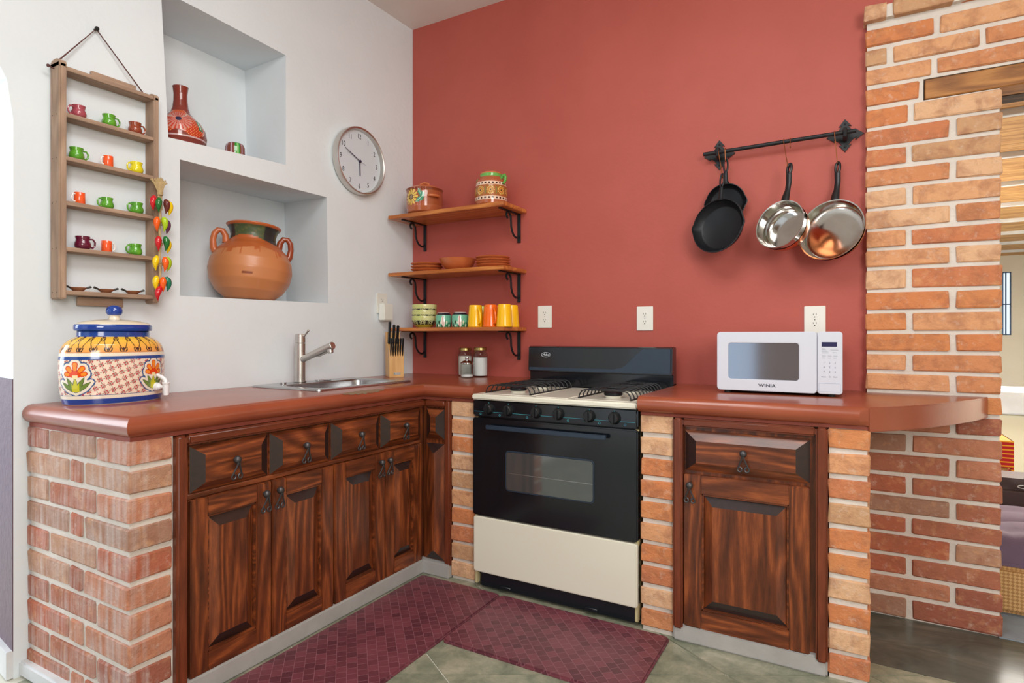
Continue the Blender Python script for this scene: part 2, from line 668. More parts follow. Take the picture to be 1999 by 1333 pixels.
s = NT('slate_tile')
s.set(Roughness=0.32)
v = s.coords(rnd=17.0)
n = s.noise(v, 8.0, 9, 0.72, 0.3)
c = s.ramp(n, [(0.32, (104, 110, 94)), (0.46, (132, 136, 116)), (0.56, (154, 152, 132)), (0.7, (182, 176, 156))])
n2 = s.noise(v, 7, 5, 0.6)
c = s.mix(s.ramp(n2, [(0.62, (0, 0, 0)), (0.8, (140, 140, 140))]), c, (156, 124, 92))
s.base(c)
s.bump(n, 0.15, 0.004)
s = NT('dark_slate')
s.set(Roughness=0.22)
v = s.coords(rnd=3.0, scale=(1, 2.2, 1))
n = s.noise(v, 3.0, 7, 0.62, 1.2)
s.base(s.ramp(n, [(0.3, (66, 72, 66)), (0.5, (88, 92, 84)), (0.66, (112, 114, 104)), (0.82, (150, 154, 148))]))
simple('grout', (206, 204, 190), 0.8)

s = NT('rattan_weave')
s.set(Roughness=0.6)
v = s.coords(rot=(0, R(45), 0))
wv = s.n('ShaderNodeTexChecker')
wv.inputs['Scale'].default_value = 95
wv.inputs['Color1'].default_value = rgba((206, 164, 108))
wv.inputs['Color2'].default_value = rgba((170, 126, 74))
s.l(v, wv.inputs['Vector'])
s.base(wv.outputs['Color'])
s.bump(wv.outputs['Fac'], 0.6, 0.006)

s = NT('striped_cloth')
s.set(Roughness=0.85)
tc = s.n('ShaderNodeTexCoord')
sp = s.n('ShaderNodeSeparateXYZ')
s.l(tc.outputs['Object'], sp.inputs[0])
mu = s.n('ShaderNodeMath', operation='MULTIPLY', i_1=260.0)
s.l(sp.outputs['Z'], mu.inputs[0])
si = s.n('ShaderNodeMath', operation='SINE')
s.l(mu.outputs[0], si.inputs[0])
s.base(s.ramp(si.outputs[0], [(0.1, (186, 30, 40)), (0.5, (206, 60, 30)), (0.75, (236, 176, 40))]))

# ------------------------------------------------------------------ structure
ZC = 3.15          # ceiling height
YB = 3.0           # face of the red wall
ZT = 0.94          # worktop height

def wx(y):         # the hand-built white wall runs very slightly out of square
    return -2.45 - 0.027 * (3 - y)

def onwall(y0, z0):
    k = 2.531 / (2.46 + 0.027 * y0)
    return (k * y0, 1.18 + (z0 - 1.18) * k)

# floor: diamond tiles on a grout bed
bm = BM()
box(bm, -4.6, 3.2, -2.6, 3.3, -0.06, -0.004)
floor = struct(obj('floor', bm, 'grout', origin=(0, 0, 0)))
e1 = Vector((math.cos(R(-31)), math.sin(R(-31))))
n1 = Vector((0.515, 0.857))
n2 = Vector((-0.49, 0.871))
sp_ = 0.43
def line_int(c1, c2):
    det = n1.x * n2.y - n1.y * n2.x
    return Vector(((c1 * n2.y - c2 * n1.y) / det, (n1.x * c2 - n2.x * c1) / det))
def clip(poly, ax, val, keep_less):
    out = []
    for i, p in enumerate(poly):
        q = poly[(i + 1) % len(poly)]
        pi, qi = (p[ax] <= val) == keep_less, (q[ax] <= val) == keep_less
        if pi:
            out.append(p)
        if pi != qi:
            t = (val - p[ax]) / (q[ax] - p[ax])
            out.append(p.lerp(q, t))
    return out
g = 0.0028
for i in range(-9, 9):
    for j in range(-9, 11):
        a0, a1 = 0.80 + sp_ * i + g, 0.80 + sp_ * (i + 1) - g
        b0, b1 = 2.066 + sp_ * j + g, 2.066 + sp_ * (j + 1) - g
        poly = [line_int(a0, b0), line_int(a1, b0), line_int(a1, b1), line_int(a0, b1)]
        for ax, val, less in ((0, 2.6, True), (0, -2.46, False), (1, -1.2, False), (1, 2.5, True)):
            poly = clip(poly, ax, val, less)
            if len(poly) < 3:
                break
        if len(poly) < 3:
            continue
        ar = abs(sum(p.x * q.y - q.x * p.y for p, q in zip(poly, poly[1:] + poly[:1]))) / 2
        if ar < 0.002:
            continue
        bm = BM()
        prism(bm, [(p.x, p.y) for p in poly], -0.02, 0.0)
        obj('tile', bm, 'slate_tile', floor, smooth=False)
for x0, x1 in ((-2.46, 0.05), (0.053, 1.4), (1.403, 2.6)):
    bm = BM()
    box(bm, x0, x1, 2.503, 2.99 if x0 < 0.5 else 2.99, -0.02, 0)
    obj('tile', bm, 'dark_slate', floor, smooth=False)

bm = BM()
box(bm, -4.6, 3.2, -2.6, 3.3, ZC, ZC + 0.1)
struct(obj('ceiling', bm, 'ceiling_paint'))

# white wall with two niches and the arch
def apply_bool(o, cutters, bev=0.0):
    for c in cutters:
        md = o.modifiers.new('b', 'BOOLEAN')
        md.object = c
        md.solver = 'EXACT'
    if bev:
        md = o.modifiers.new('v', 'BEVEL')
        md.width = bev
        md.segments = 3
        md.limit_method = 'ANGLE'
        md.angle_limit = R(40)
    bpy.context.view_layer.update()
    dg = bpy.context.evaluated_depsgraph_get()
    me = bpy.data.meshes.new_from_object(o.evaluated_get(dg))
    o.modifiers.clear()
    old = o.data
    o.data = me
    bpy.data.meshes.remove(old)
    for c in cutters:
        bpy.data.objects.remove(c)

def hexa(name, front, back):
    me = bpy.data.meshes.new(name)
    me.from_pydata([*front, *back], [], [(0, 1, 2, 3), (7, 6, 5, 4), (0, 4, 5, 1), (1, 5, 6, 2), (2, 6, 7, 3), (3, 7, 4, 0)])
    b = bmesh.new()
    b.from_mesh(me)
    bmesh.ops.recalc_face_normals(b, faces=b.faces)
    b.to_mesh(me)
    b.free()
    o = bpy.data.objects.new(name, me)
    COL.objects.link(o)
    return o

ye, ze = onwall(0.905, 1.93)
prof = [(ye, -0.02), (ye, ze - 0.02)]
ra = 0.52
for i in range(1, 13):
    a = PI * i / 12
    prof.append((ye - ra + ra * math.cos(a), ze + ra * 0.85 * math.sin(a)))
prof.append((ye - 2 * ra, -0.02))
prof += [(-2.0, -0.02), (-2.0, ZC + 0.02), (3.08, ZC + 0.02), (3.08, -0.02)]
bm = BM()
TH = 0.62
a = [bm.verts.new((0, y, z)) for y, z in prof]
b = [bm.verts.new((-TH, y + (0.13 * TH if i < 3 else 0.0), z)) for i, (y, z) in enumerate(prof)]
bm.faces.new(a)
bm.faces.new(list(reversed(b)))
for i in range(len(prof)):
    j = (i + 1) % len(prof)
    f = bm.faces.new((a[i], a[j], b[j], b[i]))
bmesh.ops.recalc_face_normals(bm, faces=bm.faces)
for v_ in bm.verts:
    v_.co.x += wx(v_.co.y)
me = bpy.data.meshes.new('wall_left')
bm.to_mesh(me)
bm.free()
wl = bpy.data.objects.new('wall_left', me)
COL.objects.link(wl)
me.materials.append(MATS['white_plaster'])
def nq(c4, extra):
    r = []
    for y0, z0 in c4:
        y, z = onwall(y0, z0)
        r.append((wx(y) + extra, y, z))
    return r
cut1 = hexa('cut', nq([(1.40, 2.60), (2.02, 2.587), (2.02, 2.037), (1.43, 2.004)], 0.0), [(-2.80, 1.42, 2.60), (-2.80, 2.035, 2.59), (-2.80, 2.05, 2.03), (-2.80, 1.45, 2.01)])
cut2 = hexa('cut', nq([(1.479, 1.925), (2.288, 1.929), (2.299, 1.356), (1.479, 1.349)], 0.0), [(-2.87, 1.5, 1.95), (-2.87, 2.345, 1.952), (-2.87, 2.36, 1.36), (-2.87, 1.5, 1.35)])
for c_ in (cut1, cut2):        # push the mouth of each cutter clear of the wall face
    for i in range(4):
        v0, v1 = c_.data.vertices[i].co, c_.data.vertices[i + 4].co
        d = (v0 - v1)
        c_.data.vertices[i].co = v0 + d * (0.1 / d.length)
apply_bool(wl, [cut1, cut2])
struct(wl)
# painted lower part of the arch reveal, and its base
def reveal(z0, z1, t, m, name):
    bm = BM()
    x0, x1 = wx(ye), wx(ye) - TH
    pts = [(x0 + 0.0, ye - t), (x1, ye + 0.13 * TH - t), (x1, ye + 0.13 * TH + 0.01), (x0, ye + 0.01)]
    prism(bm, pts, z0, z1, bev=0.001)
    return struct(obj(name, bm, m))
reveal(0.09, 1.03, 0.003, 'arch_paint', 'trim_1')
reveal(0.0, 0.095, 0.02, 'white_trim_paint', 'baseboard_left')

# back wall
bm = BM()
box(bm, -3.08, 0.062, YB, YB + 0.2, -0.02, ZC + 0.02)
box(bm, 0.062, 3.2, YB, YB + 0.2, 2.575, ZC + 0.02)
struct(obj('wall_back', bm, 'red_wall_paint', origin=(0, YB, 0)))

# brick wall on the right with the doorway and lintel
YF = 2.955
bm = BM()
box(bm, 0.062, 0.508, YF + 0.009, YF + 0.22, 0, 2.15)
box(bm, 0.062, 0.262, YF + 0.009, YF + 0.22, 2.15, 2.56)
box(bm, 0.262, 2.6, YF + 0.009, YF + 0.22, 2.237, 2.56)
box(bm, 1.45, 2.6, YF + 0.009, YF + 0.22, 0, 2.15)
wr = struct(obj('wall_right', bm, 'mortar', origin=(0, YF, 0)))

rng = random.Random(4)
BR_CACHE = {}
def brick(parent, x0, x1, y0, y1, z0, z1, m='brick_clay', jit=0.0024, name='brick'):
    key = (round(x1 - x0, 2), round(y1 - y0, 2), round(z1 - z0, 3), m, rng.randrange(3))
    cx, cy, cz = (x0 + x1) / 2, (y0 + y1) / 2, (z0 + z1) / 2
    if key not in BR_CACHE:
        w, d, h = (x1 - x0) / 2, (y1 - y0) / 2, (z1 - z0) / 2
        t = BM()
        box(t, -w, w, -d, d, -h, h, bev=0.0045, seg=1)
        for v_ in t.verts:
            v_.co += Vector((rng.uniform(-jit, jit), rng.uniform(-jit, jit), rng.uniform(-jit, jit)))
        me_ = bpy.data.meshes.new('brick')
        t.to_mesh(me_)
        t.free()
        me_.materials.append(MATS[m])
        BR_CACHE[key] = me_
    o = bpy.data.objects.new(name, BR_CACHE[key])
    COL.objects.link(o)
    o.parent = parent
    o.location = Vector((cx, cy, cz)) - WO[parent.name] + Vector((0, rng.uniform(-0.002, 0.002), 0))
    o.rotation_euler = (rng.uniform(-0.008, 0.008), rng.uniform(-0.006, 0.006), rng.uniform(-0.006, 0.006))
    return o

tops = [2.482, 2.397, 2.313, 2.232, 2.144, 2.054, 1.969, 1.884, 1.797, 1.709, 1.621, 1.54, 1.4575, 1.3615, 1.275, 1.187, 1.1015, 1.0177,
        0.935, 0.852, 0.768, 0.681, 0.592, 0.506, 0.421, 0.342, 0.253, 0.166, 0.083]
for k, zt in enumerate(tops):
    nxt = tops[k + 1] if k + 1 < len(tops) else 0.0
    zb = nxt + 0.017 if k + 1 < len(tops) else 0.006
    y0, y1 = YF, YF + 0.1
    if k < 3:          # over the lintel, running on to the right
        js = [[0.306, 0.61, 0.92, 1.23, 1.54, 1.85, 2.16, 2.46], [0.146, 0.455, 0.76, 1.07, 1.38, 1.69, 2.0, 2.3], [0.30, 0.61, 0.92, 1.23, 1.54, 1.85, 2.16, 2.46]][k]
        edges = [0.058] + js + [2.6]
        for a_, b_ in zip(edges, edges[1:]):
            brick(wr, a_ + (0.011 if a_ > 0.06 else 0), b_ - 0.011, y0, y1, zb, zt)
    elif k == 3:
        brick(wr, 0.058, 0.246, y0, y1, zb, zt)
    else:
        short = (k % 2 == 0)
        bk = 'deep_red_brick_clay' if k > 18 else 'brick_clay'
        j = 0.213 if short else 0.36
        if k == 4:
            j = 0.218
        brick(wr, 0.058, j - 0.012, y0, y1, zb, zt, bk)
        brick(wr, j + 0.011, 0.514 + rng.uniform(-0.004, 0.003), y0, y1, zb, zt, bk)
        brick(wr, 1.445, 1.445 + (0.15 if short else 0.3), y0, y1, zb, zt)
        brick(wr, 1.465 + (0.15 if short else 0.3), 1.465 + (0.45 if short else 0.6), y0, y1, zb, zt)
        brick(wr, 1.485 + (0.45 if short else 0.6), 2.6, y0, y1, zb, zt)
# projecting top course
edges = [0.05, 0.143, 0.37, 0.60, 0.83, 1.06, 1.29, 1.52, 1.75, 1.98, 2.21, 2.44, 2.62]
for a_, b_ in zip(edges, edges[1:]):
    brick(wr, a_ + 0.012 * (a_ > 0.06), b_ - 0.012, YF - 0.028, YF + 0.07, 2.515, 2.578)
bm = BM()
box(bm, 0.06, 2.61, YF - 0.018, YF + 0.1, 2.517, 2.57)
obj('mortar_bed', bm, 'mortar', wr)
bm = BM()
box(bm, 0.266, 2.6, YF + 0.003, YF + 0.12, 2.152, 2.232, 0.004)
obj('lintel', bm, 'lintel_wood', wr)
bm = BM()
box(bm, 0.52, 2.6, YF + 0.135, YF + 0.24, 2.155, 2.232, 0.004)
obj('lintel', bm, 'dark_beam_wood', wr)

# ---- unseen walls behind and to the right of the camera, added for reflections
bm = BM()
box(bm, -1.02, 3.3, -2.7, -2.6, 0, ZC)
struct(obj('wall_front', bm, 'ochre_wall_paint'))  # length and ochre tone shaped for the reflection in the microwave window
bm = BM()
box(bm, 3.2, 3.3, -2.6, 3.2, 0, ZC)
struct(obj('wall_side', bm, 'cream_wall_paint'))

# ---- room beyond the doorway
bm = BM()
box(bm, -0.6, 3.6, 3.2, 11.9, -0.06, 0.004)
struct(obj('floor', bm, 'pale_concrete'))
bm = BM()
box(bm, 0.505, 1.46, 2.955, 3.2, -0.05, 0.003)
struct(obj('trim_2', bm, 'pale_concrete'))
bm = BM()
box(bm, -0.6, 2.05, 11.8, 11.9, 0, 2.5)
box(bm, 2.16, 3.6, 11.8, 11.9, 0, 2.5)
box(bm, 2.05, 2.16, 11.8, 11.9, 0, 1.19)
box(bm, 2.05, 2.16, 11.8, 11.9, 2.17, 2.5)
box(bm, -0.7, -0.6, 3.2, 11.9, 0, 2.5)
box(bm, 3.6, 3.7, 3.2, 11.9, 0, 2.5)
struct(obj('wall_far', bm, 'cream_wall_paint', origin=(1.5, 11.8, 0)))
wn = bpy.data.objects.new('window_1', None)
COL.objects.link(wn)
wn.location = (2.1, 11.8, 1.2)
WO[wn.name] = Vector((2.1, 11.8, 1.2))
struct(wn)
bm = BM()
for a_ in (2.055, 2.093, 2.15):
    box(bm, a_, a_ + 0.014, 11.8, 11.83, 1.19, 2.17)
for z_ in (1.19, 1.66, 2.155):
    box(bm, 2.055, 2.16, 11.8, 11.83, z_, z_ + 0.016)
obj('window_frame', bm, 'window_blue_frame', wn)
bm = BM()
box(bm, 2.06, 2.155, 11.84, 11.845, 1.19, 2.17)
obj('pane', bm, 'clear_glass', wn)
# ceiling of boards on thin battens
bm = BM()
box(bm, -0.7, 3.7, 3.17, 11.9, 2.46, 2.5)
ceil2 = struct(obj('ceiling', bm, 'ceiling_board'))
yb = 3.24
while yb < 11.7:
    bm = BM()
    box(bm, -0.6, 3.6, yb, yb + 0.93, 2.425, 2.455, 0.004)
    obj('board', bm, 'ceiling_board', ceil2)
    bm = BM()
    box(bm, -0.6, 3.6, yb + 0.935, yb + 0.975, 2.39, 2.46, 0.004)
    obj('batten', bm, 'white_trim_paint', ceil2)
    yb += 0.98

# ---- baseboards / plinths of the built-in units
bm = BM()
box(bm, -1.90, -1.845, 1.10, 2.345, 0.0, 0.068, 0.006, 2)
box(bm, -1.90, -1.69, 2.338, 2.39, 0.0, 0.068, 0.006, 2)
struct(obj('baseboard_left', bm, 'grey_baseboard_paint'))
bm = BM()
box(bm, -0.60, -0.068, 2.312, 2.37, 0.0, 0.066, 0.006, 2)
struct(obj('baseboard_right', bm, 'grey_baseboard_paint'))
bm = BM()
box(bm, -2.51, -1.85, 0.938, 0.975, 0.0, 0.05, 0.006, 2)
struct(obj('baseboard_front', bm, 'white_trim_paint'))

# ------------------------------------------------------------------ brick piers
def pier(label, loc):
    return thing('brick_pier', label, 'brick pier', loc)

rows10 = [0.8625 - 0.0862 * i for i in range(10)]
p = pier('broad brick pier at left end, white-streaked, under urn end of worktop', (-2.18, 1.03, 0))
bm = BM()
box(bm, -2.49, -1.863, 0.968, 1.097, 0.0, 0.8625)
obj('mortar_core', bm, 'mortar', p)
for i, zt in enumerate(rows10):
    zb = max(zt - 0.069, 0.004)
    e = [-2.505, -2.352, -2.046, -1.855] if i % 2 == 0 else [-2.505, -2.215, -2.122, -1.855]
    for k in range(3):
        xa = e[k] + (0.009 if k else 0)
        xb = e[k + 1] - (0.009 if k < 2 else 0)
        brick(p, xa, xb, 0.96, 1.092 if k == 2 else 1.05, zb, zt, 'washed_brick_clay')

p = pier('narrow brick pier between the corner cupboard and the stove', (-1.615, 2.42, 0))
bm = BM()
box(bm, -1.685, -1.555, 2.37, 2.99, 0.0, 0.8625)
obj('mortar_core', bm, 'mortar', p)
for i, zt in enumerate(rows10):
    w = 0.012 if i == 9 else 0
    brick(p, -1.688, -1.548, 2.36, 2.46, max(zt - 0.071, 0.002), zt)

p = pier('narrow brick pier between the stove and the right cupboard', (-0.665, 2.4, 0))
bm = BM()
box(bm, -0.725, -0.605, 2.335, 2.99, 0.0, 0.8625)
obj('mortar_core', bm, 'mortar', p)
for i, zt in enumerate(rows10):
    brick(p, -0.732, -0.6, 2.325, 2.42, max(zt - 0.069, 0.002), zt)

p = pier('brick pier right of the right cupboard beside the open recess', (0.0, 2.4, 0))
bm = BM()
box(bm, -0.064, 0.05, 2.325, 2.95, 0.0, 0.8625)
obj('mortar_core', bm, 'mortar', p)
for i, zt in enumerate(rows10):
    yy = 2.315
    brick(p, -0.066, 0.058, yy, yy + 0.1, max(zt - 0.069, 0.002), zt)
    for k in range(3):
        ya = 2.43 + k * 0.2 - (0.1 if i % 2 else 0)
        brick(p, -0.02, 0.057, max(ya, 2.425) + 0.005, min(ya + 0.19, 2.94), max(zt - 0.069, 0.002), zt)

# ------------------------------------------------------------------ worktops
def nosed(bm, shape, z0=0.876, z1=ZT, n=8):
    """slab whose free edges are half-round; shape(i) gives the outline with those edges drawn in by i"""
    t = bmesh.new()
    r_ = (z1 - z0) / 2
    loops = []
    for k in range(n + 1):
        a = -PI / 2 + PI * k / n
        loops.append([t.verts.new((x, y, (z0 + z1) / 2 + r_ * math.sin(a))) for x, y in shape(r_ * (1 - math.cos(a)))])
    for a, b in zip(loops, loops[1:]):
        for i in range(len(a)):
            j = (i + 1) % len(a)
            t.faces.new((a[i], a[j], b[j], b[i]))
    t.faces.new(loops[-1])
    t.faces.new(list(reversed(loops[0])))
    bmesh.ops.recalc_face_normals(t, faces=t.faces)
    return merge(bm, t)

def sharpen(me):
    b = bmesh.new()
    b.from_mesh(me)
    for e in b.edges:
        e.smooth = len(e.link_faces) == 2 and e.calc_face_angle(0) < 0.5
    for f in b.faces:
        f.smooth = True
    b.to_mesh(me)
    b.free()

bm = BM()
nosed(bm, lambda i: [(-2.5, 0.944 + i), (-1.832 - i, 0.944 + i), (-1.832 - i, 2.332 + i), (-1.545, 2.332 + i), (-1.545, 2.998), (-2.445, 2.998)])
band = [(-2.5, 0.966), (-1.858, 0.966), (-1.858, 2.358), (-1.549, 2.358), (-1.549, 2.99), (-2.445, 2.99)]
wtl = tag(obj('worktop', bm, ['red_cement', 'worn_cement']), 'L-shaped polished red cement worktop holding the sink and urn', 'worktop')
# hole for the sink bowl
cut = hexa('cut', [(-2.31, 1.85, 1.0), (-2.31, 2.38, 1.0), (-2.02, 2.38, 1.0), (-2.02, 1.85, 1.0)], [(-2.31, 1.85, 0.8), (-2.31, 2.38, 0.8), (-2.02, 2.38, 0.8), (-2.02, 1.85, 0.8)])
apply_bool(wtl, [cut])
sharpen(wtl.data)
off = WO[wtl.name]
bm = BM()
prism(bm, band, 0.8635, 0.878)
apron = obj('apron', bm, 'red_render', wtl)
cut = hexa('cut', [(-2.34, 1.82, 1.0), (-2.34, 2.41, 1.0), (-1.99, 2.41, 1.0), (-1.99, 1.82, 1.0)], [(-2.34, 1.82, 0.8), (-2.34, 2.41, 0.8), (-1.99, 2.41, 0.8), (-1.99, 1.82, 0.8)])
cut.data.transform(Matrix.Translation(-off))
bpy.context.view_layer.update()
cut.matrix_world = Matrix.Translation(off)
apply_bool(apron, [cut])
bm = BM()
pp = []
rr = random.Random(2)
for i in range(22):
    a = 2 * PI * i / 22
    rad = 1 + rr.uniform(-0.28, 0.2)
    pp.append((math.sin(a) * 0.105 * rad, math.cos(a) * 0.55 * rad))
t = BM()
rows_ = []
ctr = (-1.8635 + 0.0315 * 0.0, 1.93)
# worn patch follows the rounded nosing: fan of points on the quarter-round
for k in range(6):
    rows_.append([])
    for i in range(19):
        u_ = (i / 18 - 0.5) * 2
        half = 0.62 * math.sqrt(max(0, 1 - u_ * u_)) * (1 + 0.3 * math.sin(i * 2.3)) 
        ang = R(58) + half * (k / 5 - 0.5) * 1.2
        rd = 0.0326
        rows_[-1].append(t.verts.new((-1.8635 + rd * math.cos(ang), 1.93 + u_ * 0.13, 0.9085 + rd * math.sin(ang))))
for k in range(5):
    for i in range(18):
        t.faces.new((rows_[k][i], rows_[k][i + 1], rows_[k + 1][i + 1], rows_[k + 1][i]))
obj('worn_patch', t, 'worn_cement', wtl, label='grey worn patch on the front nosing')

curve = [(0.052, 2.312), (0.09, 2.348), (0.14, 2.398), (0.235, 2.52), (0.33, 2.67), (0.405, 2.805), (0.468, 2.944)]
bm = BM()
nosed(bm, lambda i: [(-0.735, 2.998), (-0.735, 2.287 + i), (0.026 + 0.4 * i, 2.287 + i)] + curve + [(0.056, 2.944), (0.056, 2.998)])
prism(bm, [(x + 0.0012, y - 0.0012) for x, y in curve] + [(0.08, 2.944), (0.062, 2.6), (0.05, 2.335)], 0.857, 0.9392, bev=0.003, seg=2)
wtr = tag(obj('worktop', bm, 'red_cement'), 'polished red cement worktop under the microwave with a curved right end', 'worktop')
bm = BM()
prism(bm, [(-0.73, 2.95), (-0.73, 2.322), (0.054, 2.318), (0.06, 2.94)], 0.8635, 0.877)
obj('apron', bm, 'red_render', wtr)

# ------------------------------------------------------------------ cupboards
def Lb(a, z, n):
    return (-1.872 + n, a, z)
def Fb(Y0):
    return lambda a, z, n: (a, Y0 - n, z)

def bbox(bm, B, a0, a1, z0, z1, n0, n1, bev=0.0, seg=1):
    p, q = B(a0, z0, n0), B(a1, z1, n1)
    return box(bm, min(p[0], q[0]), max(p[0], q[0]), min(p[1], q[1]), max(p[1], q[1]), min(p[2], q[2]), max(p[2], q[2]), bev, seg)

def frustum(bm, B, a0, a1, z0, z1, n0, n1, ba, bz, ends='a'):
    t = bmesh.new()
    o_ = [t.verts.new(B(*p)) for p in ((a0, z0, n0), (a1, z0, n0), (a1, z1, n0), (a0, z1, n0))]
    i_ = [t.verts.new(B(*p)) for p in ((a0 + ba, z0 + bz, n1), (a1 - ba, z0 + bz, n1), (a1 - ba, z1 - bz, n1), (a0 + ba, z1 - bz, n1))]
    t.faces.new(i_)
    t.faces.new(list(reversed(o_)))
    marks = []
    for k in range(4):
        f = t.faces.new((o_[k], o_[(k + 1) % 4], i_[(k + 1) % 4], i_[k]))
        if (ends == 'a') == (k in (1, 3)):      # end grain drinks the stain and goes darker
            marks.append(f)
    bmesh.ops.recalc_face_normals(t, faces=t.faces)
    for f in marks:
        f.material_index = 1
    me_ = bpy.data.meshes.new('tmp')
    t.to_mesh(me_)
    t.free()
    bm.from_mesh(me_)
    bpy.data.meshes.remove(me_)
    return bm

def pull(B, a, z, n, parent):
    """forged knob with a hanging loop that ends in two curls"""
    bm = BM()
    c = Vector(B(a, z, n))
    nn = (Vector(B(a, z, n + 1)) - c)
    cyl(bm, c, c + nn * 0.012, 0.007, 0.006, 10)
    ball(bm, c + nn * 0.017, 0.0135, seg=14)
    for sgn in (-1, 1):
        pts = []
        for i in range(8):
            t_ = i / 7
            pts.append(B(a + sgn * (0.002 + 0.018 * t_ ** 1.3), z - 0.008 - 0.048 * t_, n + 0.026 - 0.012 * t_))
        for i in range(1, 11):
            an = PI * 1.55 * i / 10
            pts.append(B(a + sgn * (0.0125 + 0.0075 * math.cos(an)), z - 0.058 - 0.0085 * math.sin(an), n + 0.014))
        tube(bm, pts, 0.003, 7)
    return obj('handle', bm, 'pull_iron', parent, label='dark forged iron drop handle')

def door(B, a0, a1, z0, z1, root, vert, hor, hx, st=0.058, rl=0.062):
    bm = BM()
    bbox(bm, B, a0 + 0.01, a1 - 0.01, z0 + 0.01, z1 - 0.01, 0.0, 0.004)
    d = obj('door', bm, vert, root)
    for s0, s1 in ((a0, a0 + st), (a1 - st, a1)):
        bm = BM()
        bbox(bm, B, s0, s1, z0, z1, 0.0, 0.021, 0.003, 2)
        obj('stile', bm, vert, d)
    for r0, r1 in ((z0, z0 + rl), (z1 - rl, z1)):
        bm = BM()
        bbox(bm, B, a0 + st - 0.001, a1 - st + 0.001, r0, r1, 0.0, 0.0205, 0.002, 2)
        obj('rail', bm, hor, d)
    bm = BM()
    # small lip round the opening
    i0, i1, j0, j1 = a0 + st - 0.002, a1 - st + 0.002, z0 + rl - 0.002, z1 - rl + 0.002
    for q in ((i0, i0 + 0.009, j0, j1), (i1 - 0.009, i1, j0, j1), (i0, i1, j0, j0 + 0.009), (i0, i1, j1 - 0.009, j1)):
        bbox(bm, B, *q, 0.0, 0.0165, 0.003, 2)
    obj('panel_lip', bm, hor, d)
    bm = BM()
    frustum(bm, B, i0 + 0.006, i1 - 0.006, j0 + 0.006, j1 - 0.006, 0.003, 0.019, 0.036, 0.04, 'z')
    obj('raised_panel', bm, [vert, 'end_grain_stain'], d, smooth=False)
    if hx is not None:
        pull(B, hx, z1 - 0.038, 0.019, d)
    return d

def drawer(B, a0, a1, z0, z1, root, hor, handle=True, ba=0.042, bz=0.032):
    bm = BM()
    bbox(bm, B, a0, a1, z0, z1, 0.0, 0.008)
    frustum(bm, B, a0, a1, z0, z1, 0.0075, 0.03, ba, bz)
    d = obj('drawer', bm, [hor, 'end_grain_stain'], root, smooth=False)
    if handle:
        pull(B, (a0 + a1) / 2, (z0 + z1) / 2 + 0.012, 0.028, d)
    return d

cb = thing('cupboard', 'dark stained wooden cupboard under the sink with four drawers and four doors', 'cabinet', (-1.88, 1.72, 0.06))
bm = BM()
box(bm, -1.892, -1.872, 1.10, 2.372, 0.06, 0.858)
obj('face_frame', bm, 'stained_pine_vertical', cb)
bm = BM()
box(bm, -1.9, -1.838, 1.098, 1.134, 0.045, 0.862, 0.008, 3)
obj('moulding', bm, 'moulding_vertical', cb)
bm = BM()
box(bm, -1.9, -1.84, 1.134, 2.356, 0.828, 0.862, 0.008, 3)
obj('moulding', bm, 'moulding_along', cb)
bm = BM()
box(bm, -1.893, -1.866, 1.14, 2.34, 0.646, 0.664, 0.002)
obj('middle_rail', bm, 'stained_pine_along', cb)
for a0, a1 in ((1.152, 1.449), (1.457, 1.745), (1.755, 2.043), (2.052, 2.34)):
    drawer(Lb, a0, a1, 0.666, 0.82, cb, 'stained_pine_along')
for (a0, a1), hx in zip(((1.148, 1.456), (1.461, 1.758), (1.767, 2.069), (2.073, 2.342)), (1.425, 1.485, 2.036, 2.092)):
    door(Lb, a0, a1, 0.066, 0.645, cb, 'stained_pine_vertical', 'stained_pine_along', hx, 0.062)

cc = thing('corner_cupboard', 'slim dark cupboard in the inner corner with one tall narrow door', 'cabinet', (-1.77, 2.38, 0.07))
Bc = Fb(2.372)
bm = BM()
box(bm, -1.868, -1.69, 2.372, 2.39, 0.069, 0.858)
obj('face_frame', bm, 'stained_pine_vertical', cc)
bm = BM()
box(bm, -1.722, -1.69, 2.346, 2.392, 0.052, 0.862, 0.007, 3)
obj('moulding', bm, 'moulding_vertical', cc)
bm = BM()
box(bm, -1.84, -1.722, 2.346, 2.392, 0.828, 0.862, 0.007, 3)
obj('moulding', bm, 'moulding_across', cc)
drawer(Bc, -1.842, -1.73, 0.668, 0.82, cc, 'stained_pine_across', False, 0.04, 0.04)
bm = BM()
bbox(bm, Bc, -1.842, -1.73, 0.074, 0.648, 0.0, 0.008)
frustum(bm, Bc, -1.842, -1.73, 0.074, 0.648, 0.0075, 0.028, 0.05, 0.045, 'z')
obj('door', bm, ['stained_pine_vertical', 'end_grain_stain'], cc, smooth=False)

cr = thing('cupboard', 'dark stained wooden cupboard under the microwave with one drawer and one door', 'cabinet', (-0.33, 2.33, 0.06))
Br = Fb(2.336)
bm = BM()
box(bm, -0.598, -0.068, 2.336, 2.356, 0.06, 0.863)
obj('face_frame', bm, 'stained_pine_vertical', cr)
for xa, xb in ((-0.598, -0.561), (-0.104, -0.067)):
    bm = BM()
    box(bm, xa, xb, 2.302, 2.36, 0.05, 0.863, 0.007, 3)
    obj('moulding', bm, 'moulding_vertical', cr)
bm = BM()
box(bm, -0.561, -0.104, 2.302, 2.36, 0.831, 0.863, 0.007, 3)
obj('moulding', bm, 'moulding_across', cr)
drawer(Br, -0.556, -0.122, 0.66, 0.815, cr, 'stained_pine_across', True, 0.045, 0.036)
door(Br, -0.558, -0.124, 0.063, 0.647, cr, 'stained_pine_vertical', 'stained_pine_across', -0.533, 0.066, 0.07)

